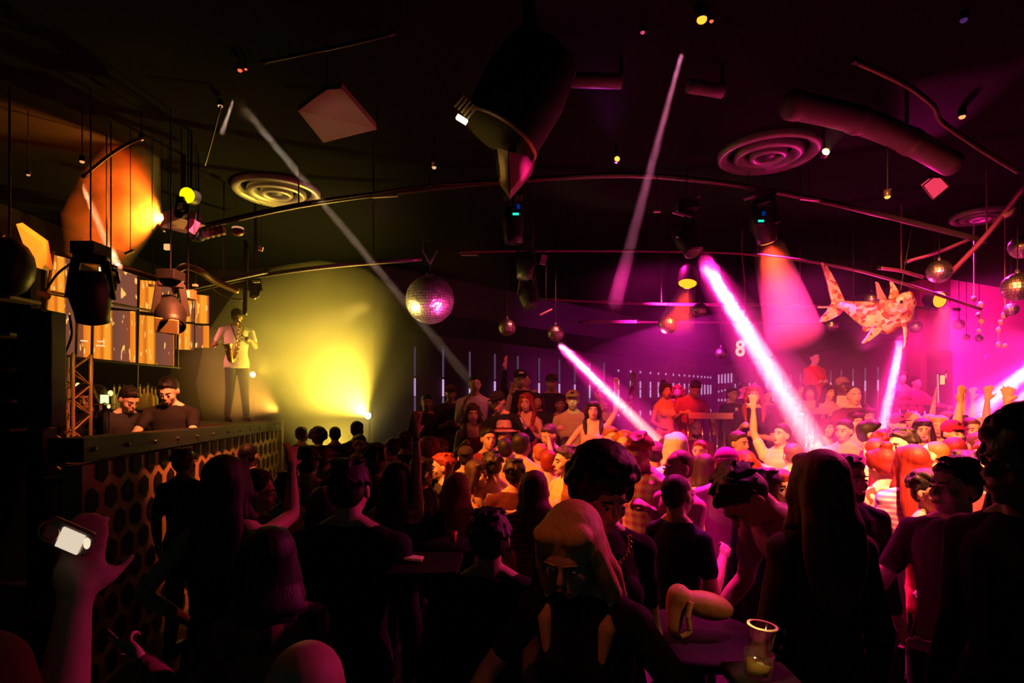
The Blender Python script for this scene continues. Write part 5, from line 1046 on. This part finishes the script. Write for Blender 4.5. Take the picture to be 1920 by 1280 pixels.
pe('long haired woman in dark top left of the broad man', 608, 915, 2.75, 190, 'f', 'long', 'k', 'p', (DKG, 0), BT)
pe('dark haired woman in flowery blouse making a peace sign', 503, 992, 1.72, 212, 'f', 'bob', 'k', 'p', ((.25, .12, .10), 2, 'floral', (.03, .03, .03)), BT, al=((.12, -.10, -.20), (.10, -.06, .12), 'peace'), ar='hold')
pe('bald man whose pink lit crown fills the bottom edge', 572, 1204, .92, 190, 'm', 'bald', 'k', 'p', (BLK, 1), BT, fix=True, H=1.78 if 0 else None)
pe('guest raising a big red lit hand with bracelet', 742, 868, 3.35, 175, 'f', 'long', 'k', 'p', (BLK, 0), BT, al='down', ar=((-.02, -.03, .27), (-.0, -.0, .27), 'open'), extra=wear_watch(-1, (.3, .1, .1)))
pe('big dark man in the middle foreground seen from behind', 917, 958, 2.05, 180, 'm', 'short', 'k', 'p', (BLK, 2), BT, wide=1.05)
# -- middle crowd in orange light
pe('guest with small lit arms raised behind the man with dark brows', 872, 808, 6.3, 10, 'f', 'wavy', 'n', 'p', (MRN, 0), BT, 'face', 'face')
pe('man with dark brows looking out of the middle crowd', 915, 802, 5.7, 22, 'm', 'short', 'k', 'p', ((.25, .04, .1), 1), BT)
pe('guest with pinkish white hat behind the middle crowd', 945, 797, 6.1, -10, 'm', 'short', 'k', 'p', ((.7, .5, .55), 1), BT, extra=wear_hat((.5, .3, .35)))
pe('guest with dark navy head turned away in the middle', 947, 822, 5.3, 180, 'm', 'short', 'k', 'p', (NAVY, 1), BT)
pe('man in salmon shirt seen from behind, ear lit orange', 978, 812, 5.0, 150, 'm', 'short', 'k', 'p', ((.75, .35, .25), 1), BT)
pe('man with bowed face in the dark orange light, one hand up', 1026, 797, 5.9, -40, 'm', 'short', 'n', 'p', (NAVY, 2), BT, 'down', 'face', head=(18, 0, 0))
pe('guest raising a cup over an orange shirt back', 1012, 832, 5.5, 200, 'm', 'short', 'o', 'p', ((.8, .33, .08), 1), BT, 'face', 'upf')
pe('red haired person in orange tank top seen from behind', 1030, 845, 4.6, 165, 'm', 'short', 'r', 'l', ((.8, .45, .15), 0), BT)
pe('man in profile with pale orange t-shirt and folded arms', 1062, 838, 4.55, -72, 'm', 'short', 'n', 'l', ((.8, .55, .30), 1), BT, 'cross', 'cross', wide=1.1)
pe('long brown haired woman in red striped top seen from behind', 1002, 884, 3.4, 185, 'f', 'long', 'm', 'p', ((.45, .04, .06), 1, 'stripes', (.15, .01, .03)), BT)
pe('man hugging someone, neck and arm glowing orange', 918, 850, 4.3, 215, 'm', 'short', 'k', 'l', (DKG, 0), BT, 'hug', 'hug', head=(15, 0, 0))
pe('orange faced woman inside the hug', 893, 864, 4.75, 60, 'f', 'bob', 'n', 'l', ((.4, .12, .05), 0), BT, 'hug', 'hug')
pe('woman with straight glowing orange hair in black', 856, 888, 3.7, 195, 'f', 'long', 'o', 'p', (BLK, 2), BT)
pe('red haired guest in left profile with orange face', 830, 852, 4.4, -75, 'm', 'short', 'r', 'l', (DKG, 1), BT)
pe('dark long haired woman in right profile', 790, 858, 4.1, 65, 'f', 'long', 'k', 'p', (BLK, 1), BT)
pe('guest in dark flat cap between the orange faces', 873, 838, 5.2, 190, 'm', 'short', 'k', 'p', (DKG, 1), BT, extra=wear_cap((.03, .02, .02), True))
pe('round dark head in front of the orange tank top', 965, 862, 4.0, 175, 'm', 'short', 'k', 'p', ((.10, .02, .03), 1), BT)
pe('small red lit guest behind the orange profile', 828, 822, 6.2, -20, 'm', 'short', 'r', 'p', ((.3, .05, .03), 1), BT)
pe('orange lit guest low behind the striped top', 1080, 872, 4.3, 160, 'f', 'long', 'o', 'l', ((.7, .4, .2), 1), BT)
# -- big foreground women
pe('tall woman with thick black curls, black t-shirt and necklace', 1141, 866, 1.85, 18, 'f', 'afro', 'k', 'p', (BLK, 1), (TR, (.12, .12, .16)), 'down', 'down', head=(24, 0, 0), extra=wear_necklace, wide=1.1)
PLACED.append((0, 0, 0))
pe('blonde woman in black dress bending with one arm out', 1062, 962, 1.5, -28, 'f', 'long', 'y', 'p', (BLK, 1), ('dress', .5), al=((.20, -.08, -.20), (-.20, -.20, -.10), 'relaxed'), ar=((.16, -.10, -.20), (.02, -.18, -.10), 'relaxed'), lean=16, head=(10, 0, 0), hs=1.04)
# -- right of centre, magenta side
pe('smiling man in dark shirt in left profile', 1136, 824, 4.9, -62, 'm', 'short', 'n', 'l', (BLK, 2), BT)
pe('pale pink lit guest behind the smiling man', 1146, 800, 5.7, 15, 'm', 'short', 'o', 'l', ((.8, .55, .55), 1), BT)
pe('guest with curly orange hair behind the plaid shirt', 1170, 812, 5.3, -20, 'f', 'curly', 'o', 'l', ((.8, .4, .35), 1), BT)
pe('man with bowed head in pink plaid shirt', 1190, 820, 3.75, -48, 'm', 'short', 'r', 'p', ((.55, .10, .38), 2, 'plaid', (.80, .55, .62)), JT, 'hold', 'down', head=(26, 0, 0), wide=1.1)
pe('man in purple cap left of the blonde hair', 1228, 830, 4.9, 170, 'm', 'crop', 'k', 'p', ((.7, .3, .5), 1), BT, extra=wear_cap((.2, .03, .2), True))
pe('purple haired head touching the end of the left beam', 1250, 820, 5.2, 200, 'm', 'short', 'm', 'p', ((.4, .1, .4), 1), BT)
pe('woman with very bright blonde hair hit by the left beam', 1268, 812, 4.75, 190, 'f', 'long', 'w', 'l', ((.85, .7, .5), 1), BT)
pe('bald bearded man below the gallery', 1304, 788, 7.3, -5, 'm', 'bald', 'n', 'l', ((.2, .02, .1), 1), BT, beard=True, fix=True)
pe('smiling pink haired man behind the lilac collar', 1312, 826, 5.6, -30, 'm', 'short', 'r', 'l', ((.75, .3, .5), 1), BT)
pe('long dark haired woman with pale shoulders seen from behind', 1322, 853, 4.5, 180, 'f', 'long', 'n', 'l', ((.6, .3, .4), 0), BT)
pe('man in left profile in pink t-shirt pointing his arm down', 1273, 845, 3.55, -68, 'm', 'crop', 'm', 'p', ((.75, .30, .42), 1), BT, ((.05, -.10, -.26), (-.02, -.22, -.12), 'relaxed'), 'down')
pe('man with cropped dark hair and lit ear in navy t-shirt', 1270, 890, 2.85, 125, 'm', 'crop', 'k', 'l', (NAVY, 1), BT, 'down', 'hold', wide=.88)
pe('man with open arms and white shirt looking back from the crowd', 1385, 809, 5.3, 25, 'm', 'short', 'n', 'l', ((.7, .6, .55), 2), BT, 'hug', 'hip')
pe('man in lilac collared shirt and pink cap seen from behind', 1362, 842, 4.1, 165, 'm', 'crop', 'm', 'l', ((.72, .50, .68), 2), BT, extra=wear_cap((.6, .1, .35), True))
pe('woman with wavy red hair and glowing yellow shoulders', 1395, 846, 4.0, 200, 'f', 'wavy', 'r', 'l', ((.8, .5, .15), 0), BT, 'hip', 'hold')
pe('man throwing both arms up in profile', 1468, 796, 5.8, -58, 'm', 'short', 'n', 'l', ((.8, .6, .5), 1), BT, 'wide', 'up', head=(-12, 0, 0))
pe('guest with purple hair behind the red haired smiler', 1485, 832, 5.0, 180, 'm', 'short', 'm', 'p', ((.8, .55, .4), 1), BT)
pe('dark haired man in navy seen from behind at right of centre', 1436, 880, 3.75, 185, 'm', 'short', 'k', 'p', (NAVY, 2), BT)
pe('smiling woman with red hair and bright lit face', 1468, 883, 3.95, -8, 'f', 'long', 'r', 'l', (BLK, 1), BT)
person('man in lilac t-shirt bending over the table', 1350, 905, 2.35, -78, 'm', 'short', 'k', 't', ((.40, .22, .42), 1), BT, al=((.05, -.22, -.16), (-.04, -.24, .04), 'relaxed'), ar=((.05, -.16, -.20), (-.02, -.26, -.02), 'relaxed'), lean=38, head=(26, 0, 0), H=1.86, extra=wear_watch(1))
PLACED.append((.86, 2.35, 0))
pe('woman with long straight blonde hair in dark cardigan', 1541, 848, 2.0, 176, 'f', 'long', 'm', 'p', ((.03, .02, .016), 2), (TR, BLK), 'down', 'down', wide=.86)
pe('bearded man in black jacket right of the long blonde hair', 1590, 857, 2.9, 8, 'm', 'short', 'k', 't', (BLK, 2), BT, beard=True)
# -- right crowd
pe('man in pink shirt holding his arms wide, face yellow', 1583, 787, 5.9, -55, 'm', 'short', 'n', 'l', ((.85, .40, .38), 1), BT, 'wide', 'reach')
pe('guest with lit long face behind the pink shirt', 1603, 773, 7.0, 0, 'f', 'bob', 'k', 'l', ((.5, .1, .2), 0), BT)
pe('dark haired man in magenta jacket in right profile', 1630, 790, 5.1, 62, 'm', 'short', 'k', 'l', ((.45, .02, .18), 2), BT, wide=1.1)
pe('dim faced guest at the edge of the railing', 1548, 786, 7.2, 20, 'f', 'long', 'n', 'l', ((.3, .03, .12), 0), BT)
pe('small guest in front of the right railing end', 1626, 764, 7.2, -10, 'f', 'bun', 'n', 'p', (MRN, 1), BT)
pe('person in red and white flower dress seen from behind', 1652, 842, 3.75, 190, 'f', 'bun', 'r', 'l', ((.72, .06, .05), 1, 'floral', (.85, .62, .45)), ('dress', .55), 'down', 'hug', head=(8, 0, 0))
pe('bare shouldered man hugging, behind the flower dress', 1640, 822, 4.4, 170, 'm', 'crop', 'r', 'l', ((.85, .7, .55), 0), BT, 'hug', 'down')
pe('red haired guest with yellow neck next to the dark haired kisser', 1662, 812, 5.0, 60, 'f', 'curly', 'r', 'l', ((.8, .6, .3), 1), BT)
pe('dark haired man in left profile with yellow lit face and white collar', 1692, 806, 4.35, -72, 'm', 'short', 'k', 'l', ((.35, .03, .18), 2), BT, wide=1.05)
pe('guest in dark cap with hands around a yellow face', 1680, 776, 6.3, 10, 'm', 'short', 'k', 'l', ((.7, .3, .3), 1), BT, 'face', 'face', extra=wear_cap((.3, .05, .12)))
pe('woman with long red hair and purple striped top seen from behind', 1712, 836, 3.45, 165, 'f', 'long', 'r', 'l', ((.40, .20, .55), 1, 'stripes', (.75, .6, .8)), BT, 'hold', 'reach')
pe('guest with tall yellow lit face and dark vest', 1712, 771, 6.6, 5, 'm', 'crop', 'o', 'l', ((.12, .01, .08), 1), BT)
pe('laughing guest right of the tall yellow face', 1729, 786, 5.9, -25, 'f', 'bob', 'k', 'l', ((.85, .6, .45), 1), BT, 'face', 'down')
pe('blonde guest with swept hair in the right crowd', 1744, 778, 6.7, 20, 'f', 'wavy', 'y', 'l', ((.7, .3, .3), 1), BT)
pe('blonde guest facing the other blonde', 1762, 780, 6.2, -45, 'f', 'bob', 'y', 'l', ((.8, .5, .4), 0), BT, 'hold', 'down')
pe('guest in red cap with orange face in the right crowd', 1786, 790, 5.4, 0, 'm', 'short', 'k', 'l', ((.8, .4, .25), 1), BT, extra=wear_cap((.5, .02, .08)))
pe('guest stretching both glowing arms up left of the flare', 1778, 772, 7.2, 0, 'f', 'bob', 'o', 'l', ((.9, .7, .5), 0), BT, 'up', 'up')
pe('guest stretching one arm up in the flare', 1800, 776, 6.5, 10, 'm', 'short', 'n', 'l', ((.8, .4, .3), 1), BT, 'up', 'hold')
pe('red faced guest under the upper right beam', 1820, 784, 5.7, -15, 'm', 'short', 'm', 'l', ((.85, .35, .15), 1), BT, 'up', 'wide')
pe('guest clapping in the white glow at the end of the beams', 1842, 778, 6.3, -10, 'f', 'wavy', 'w', 'l', (WHT, 1), BT, 'up', 'up')
pe('guest in white with raised arms at the end of the beams', 1862, 785, 5.6, -30, 'm', 'short', 'y', 'l', (WHT, 1), BT, 'wide', 'up')
pe('purple back of head below the white glow', 1832, 812, 4.9, 180, 'm', 'short', 'm', 'p', ((.3, .05, .35), 1), BT)
pe('guest with purple lit hair beside the purple back of head', 1856, 812, 5.1, 195, 'f', 'bob', 'm', 'p', ((.5, .1, .4), 1), BT)
pe('far guest waving near the right edge', 1895, 768, 7.3, -15, 'f', 'wavy', 'n', 'l', ((.85, .3, .5), 1), BT, 'up', 'wide')
pe('far guest with hand up at the right edge', 1912, 772, 6.6, -10, 'm', 'short', 'n', 'l', ((.8, .3, .5), 1), BT, 'wide', 'down')
pe('balding guest with yellow cheek seen from behind', 1752, 828, 4.3, 225, 'm', 'crop', 'o', 'l', ((.4, .03, .15), 1), BT)
pe('guest in magenta top behind the bearded man', 1790, 822, 4.7, 150, 'f', 'long', 'r', 'l', ((.5, .04, .3), 1), BT)
pe('red haired man in black t-shirt in left profile, arm down', 1848, 828, 3.85, -62, 'm', 'short', 'r', 'l', (BLK, 1), BT, 'down', 'hold')
pe('orange faced guest in purple at the right', 1884, 828, 4.3, -40, 'f', 'long', 'r', 'l', ((.35, .12, .45), 2), BT)
pe('bearded man in red t-shirt with orange print', 1811, 848, 3.3, -12, 'm', 'short', 'k', 't', ((.50, .05, .06), 1), BT, 'down', 'down', beard=True, extra=print_on_shirt)
pe('guest in sunglasses peeking behind the dark profile', 1742, 888, 3.05, 15, 'm', 'curly', 'k', 'l', ((.6, .1, .08), 1), BT, extra=wear_glasses())
pe('large man in dark shirt, pink lit left profile', 1792, 862, 2.35, -78, 'm', 'short', 'k', 'p', ((.035, .02, .018), 1), BT, ar=((.05, -.14, -.26), (-.02, -.22, -.14), 'relaxed'), al=((.08, -.05, -.28), (-.04, -.24, -.04), 'relaxed'), wide=1.12)
pe('tall curly haired figure in shadow cut by the right edge', 1925, 790, 1.65, -85, 'm', 'afro', 'k', 'b', (BLK, 2), BT, 'down', 'down')
pe('woman in purple dress at the lower right', 1893, 905, 2.65, -60, 'f', 'long', 'k', 'p', ((.10, .06, .22), 0), ('dress', .6), 'down', 'reach')
# -- person filming at the lower left
def film(root, k):
    p, dd = W(root, k, -1); c = P(130, 1005, .88); q = Euler((.1, .45, .1)).to_quaternion(); s7 = .72
    t = thing('camera_phone', 'small camera with glowing white screen held up at the lower left', 'camera', c)
    obj('case', MB().box(c, .075, .016, .042, q), mat('camera_silver', (.5, .35, .3), .3, .5), t, bevel=.008); obj('display', MB().box(c + q @ V((.009, -.010, 0)), .034, .004, .032, q), emis('camera_glow', (1, .82, .62), .75), t)
    obj('ring', MB().lathe(c + q @ V((-.024, -.010, 0)), [(.014, 0), (.016, -.003), (.018, 0)], q @ Quaternion((1, 0, 0), PI / 2), 24), mat('ring_copper', (.8, .4, .3), .3, .8), t, smooth=True)
    obj('lamp', MB().ell(c + q @ V((.032, -.009, .006)), .005, .004, .009), emis('flash_glow', (1, .85, .6), .9), t, smooth=True)
person('guest at the lower left edge holding up a camera', 95, 1118, .86, 178, 'm', 'short', 'k', 'p', ((.10, .045, .02), 1), BT, al='down', ar=((.04, -.06, -.22), (-.04, -.10, .26), 'relaxed'), H=1.72, at=(-.17, -.13, 1.47), extra=film)
# -- table with glasses
tb = thing('bar_table', 'dark round bar table at the bottom right of centre', 'table', P(1330, 1180, 1.75))
tz = 1.06; tc_ = V((.66, 2.08, tz))
obj('table_top', MB().lathe(tc_, [(0, 0), (.24, 0), (.26, -.012), (.25, -.035), (0, -.035)], n=40), mat('table_top_black', (.010, .008, .008), .6, spec=.2), tb, smooth=True)
obj('leg', MB().limb(tc_ + V((0, 0, -.03)), V((tc_.x, tc_.y, .03)), .035, .035), BLACK, tb, smooth=True); obj('foot', MB().lathe(V((tc_.x, tc_.y, 0)), [(.22, 0), (.22, .015), (.04, .04), (0, .04)], n=32), BLACK, tb, smooth=True)
def glassm():
    m = bpy.data.materials.new('clear_glass'); m.use_nodes = True; nt = m.node_tree; nt.nodes.clear(); N = nt.nodes.new; o = N('ShaderNodeOutputMaterial'); t = N('ShaderNodeBsdfTransparent'); g = N('ShaderNodeBsdfGlossy'); df = N('ShaderNodeBsdfTranslucent')
    g.inputs['Roughness'].default_value = .08; df.inputs[0].default_value = (1, .8, .6, 1); t.inputs[0].default_value = (.95, .93, .9, 1); f = N('ShaderNodeLayerWeight'); f.inputs[0].default_value = .35; mx = N('ShaderNodeMixShader'); m2 = N('ShaderNodeMixShader'); m2.inputs[0].default_value = .06
    nt.links.new(f.outputs['Facing'], mx.inputs[0]); nt.links.new(t.outputs[0], mx.inputs[1]); nt.links.new(g.outputs[0], mx.inputs[2]); nt.links.new(mx.outputs[0], m2.inputs[1]); nt.links.new(df.outputs[0], m2.inputs[2]); nt.links.new(m2.outputs[0], o.inputs[0]); return m
GL = glassm()
c = P(1420, 1268, 1.42)
g = thing('drinking_glass', 'lower of two stacked glasses, filled with amber drink', 'glass', c)
lean_ = Quaternion((0, 1, 0), .10)
obj('cup', MB().lathe(c, [(0, 0), (.030, 0), (.032, .004), (.036, .062), (.0335, .062), (.030, .010), (0, .010)], lean_, 32), GL, g, smooth=True)
obj('drink', MB().lathe(c, [(0, .011), (.0293, .011), (.031, .036), (0, .037)], lean_, 28), mat('amber_drink', (.9, .6, .08), .3), g, smooth=True)
rn = random.Random(5)
for i in range(3): obj('ice_cube', MB().box(c + lean_ @ V((-.012 + i * .012, -.012, .028 + (i % 2) * .008)), .016, .016, .016, Euler((i, .4 * i, 1)).to_quaternion()), mat('ice', (.95, .9, .6), .15), g, bevel=.002)
c2 = c + lean_ @ V((0, 0, .052)); g = thing('drinking_glass', 'empty tall glass stacked in the amber one', 'glass', c2)
obj('cup', MB().lathe(c2, [(0, 0), (.024, 0), (.026, .003), (.033, .076), (.0365, .078), (.0365, .072), (.031, .070), (.0235, .006), (0, .006)], lean_, 32), GL, g, smooth=True)
obj('rim', MB().lathe(c2, [(.030, .0775), (.0365, .0785), (.037, .075)], lean_, 32), mat('rim_amber', (.95, .75, .5), .35), g, smooth=True)
tag(obj('table', MB().box(c + V((.02, .02, -.017)), .16, .14, .03), mat('table_dull', (.008, .006, .006), .8, spec=.1), bevel=.004), 'small dark table corner holding the stacked glasses at the bottom edge', 'table')
spot(c + V((-.25, -.15, .45)), c + V((0, 0, .05)), 18, 14, (1, .62, .18), .02)
# unidentified tan shape, built as a bag, and cup on the bar table
t = thing('tan_bag_shape', 'unidentified tan shape built as a bag slumped on the bar table', 'bag', tc_)
obj('bag_body', MB().ell(tc_ + V((.05, .0, .10)), .105, .06, .05, Quaternion((0, 1, 0), .22)).ell(tc_ + V((-.05, .0, .13)), .045, .05, .05).limb(tc_ + V((-.06, 0, .12)), tc_ + V((-.075, -.02, .03)), .04, .03), mat('tan_leather', (.55, .30, .14), .5, bump=.4, bscale=9), t, voxel=.01, sm=4)
obj('strap', MB().tube(curve([tc_ + V((-.02, -.05, .13)), tc_ + V((-.035, -.06, .08)), tc_ + V((-.03, -.06, .03)), tc_ + V((-.06, -.06, .01))]), .010, 8), mat('tan_strap', (.75, .5, .25), .5), t, smooth=True)
t = thing('glass_of_ice', 'tilted glass of drink glowing red orange on the bar table', 'glass', tc_ + V((-.2, .0, 0)))
obj('cup', MB().lathe(tc_ + V((-.24, .06, .003)), [(0, 0), (.026, 0), (.034, .09), (.031, .09), (.024, .006), (0, .006)], None, 24), GL, t, smooth=True); obj('drink', MB().lathe(tc_ + V((-.24, .06, .003)), [(0, .007), (.0235, .007), (.028, .06), (0, .06)], None, 24), mat('red_drink', (.7, .15, .04), .2), t, smooth=True)
spot((1.5, 1.0, 2.5), tc_ + V((0, .0, .08)), 12, 26, (1, .32, .08), .03, .7)
spot((3.2, 2.0, 2.9), P(1732, 1210, 2.6), 7, 30, (1, .2, .1), .02)
spot((.3, 1.2, 3.2), P(820, 1030, 2.3), 12, 20, (1, .12, .05), .03)
# red lit cup in the middle, spill light on near people
for x, y, d, lb in ((850, 1005, 2.6, 'red plastic cup glowing in the middle foreground'),):
    t = thing('party_cup', lb, 'cup', P(x, y, d)); tag(obj('cup_table', MB().lathe(P(x, y, d) + V((0, 0, -.03)), [(0, 0), (.13, 0), (.13, -.02), (.02, -.03), (.02, -1.18), (.12, -1.2), (.12, -1.23), (0, -1.23)]), mat('table_dull', (.008, .006, .006), .8, spec=.1), smooth=True), 'slim dark pedestal table under the red cup', 'table'); obj('cup', MB().lathe(P(x, y, d), [(0, -.03), (.012, -.03), (.017, .025), (.016, .025), (.011, -.028)]), mat('cup_red', (.8, .05, .02), .4), t, smooth=True); obj('lip', MB().lathe(P(x, y, d), [(.016, .024), (.018, .026), (.016, .028)]), WHITE, t, smooth=True)
t = thing('ashtray', 'small pale tray catching light on a dark table in the middle', 'tray', P(776, 1046, 2.2)); obj('tray', MB().box(P(776, 1046, 2.2), .07, .05, .012, Quaternion((0, 1, 0), .12)), mat('pale_tray', (.8, .7, .6), .4), t, bevel=.003); obj('foot', MB().box(P(776, 1050, 2.2), .05, .04, .01), BLACK, t)
tag(obj('bar_counter', MB().box(P(800, 1060, 2.2), .26, .3, .03), mat('table_dull', (.008, .006, .006), .8, spec=.1), bevel=.01), 'dark side table behind the long haired woman in the middle', 'table')
for i, (x, y, c_) in enumerate(((1724, 1207, (.8, .04, .02)), (1741, 1216, (.35, .02, .02)), (1760, 1228, (.05, .03, .03)))):
    t = thing('stool_cushion', ('red padded block, brightest of three at the lower right', 'darker red padded block, middle of three at the lower right', 'nearly black padded block, last of three at the lower right')[i], 'cushion', P(x, y, 2.6)); obj('pad', MB().box(P(x, y, 2.6), .04, .10, .05, Quaternion((0, 1, 0), .45)), mat('pad_%d' % i, c_, .5), t, bevel=.008); obj('base', MB().box(P(x, y + 14, 2.6), .03, .1, .02), BLACK, t)
# added rim and spill lights on people close to the camera: the same colours as the rig
spot((3.6, 3.6, 3.2), (.6, 2.0, 1.2), 26, 60, (1, .06, .05), .08, .8)
spot((1.2, 2.6, 3.9), (-.36, .95, 1.45), 9, 12, (1, .03, .05), .06, .8)
spot((1.0, 4.6, 3.9), (-1.0, 2.8, 1.3), 24, 60, (1, .05, .06), .08, .8)
spot((4.6, 4.6, 3.9), (1.2, 2.6, 1.3), 34, 800, (1, .025, .28), .1, .8)
spot((-1.2, 4.6, 3.9), (.8, 2.4, 1.2), 26, 150, (1, .07, .04), .1, .8)
spot((-1.9, 4.0, 3.9), (-3.1, 5.6, 1.4), 48, 1900, (1, .19, .06), .08, 1.)     # dj booth front and djs
spot((-2.4, 4.9, 3.6), (-3.5, 5.7, 1.8), 34, 110, (1, .28, .07), .08, .8)
spot((-5.6, 6.2, 3.9), (-4.05, 8.2, 2.4), 26, 420, (1, .20, .14), .08, .8)    # saxophonist
spot((-2.2, 9.4, 3.6), (-4.0, 8.2, 2.4), 30, 200, (1, .62, .10), .08, .8)
spot((-.5, .4, 3.6), (.25, 1.45, 1.15), 20, 26, (1, .14, .04), .08, .8)
spot((1.5, 3.1, 4.1), (.95, 2.3, 1.3), 20, 260, (1, .05, .38), .08, .8)
spot((-.4, 3.0, 3.3), (.85, 2.2, 1.25), 14, 60, (1, .16, .06), .08, .8)
spot((2.1, 3.7, 3.9), (1.15, 2.0, 1.6), 14, 130, (1, .03, .24), .08, .8)
spot((1.7, 2.7, 3.4), (.2, 1.5, 1.4), 15, 36, (1, .05, .10), .08, .8)
# thin haze kept low at the back, so the washes show no cones
haze('back_haze', MB().box((2.6, 8.0, 1.7), 15.5, 6.0, 3.3), .005, 'thin smoke kept low over the back of the club')
haze('magenta_smoke', MB().ell((5.2, 9.6, 1.5), 5.2, 3.6, 2.0, None, 28, 16), .06, 'smoke glowing magenta over the right half of the crowd', noise=.3, nscale=.5)
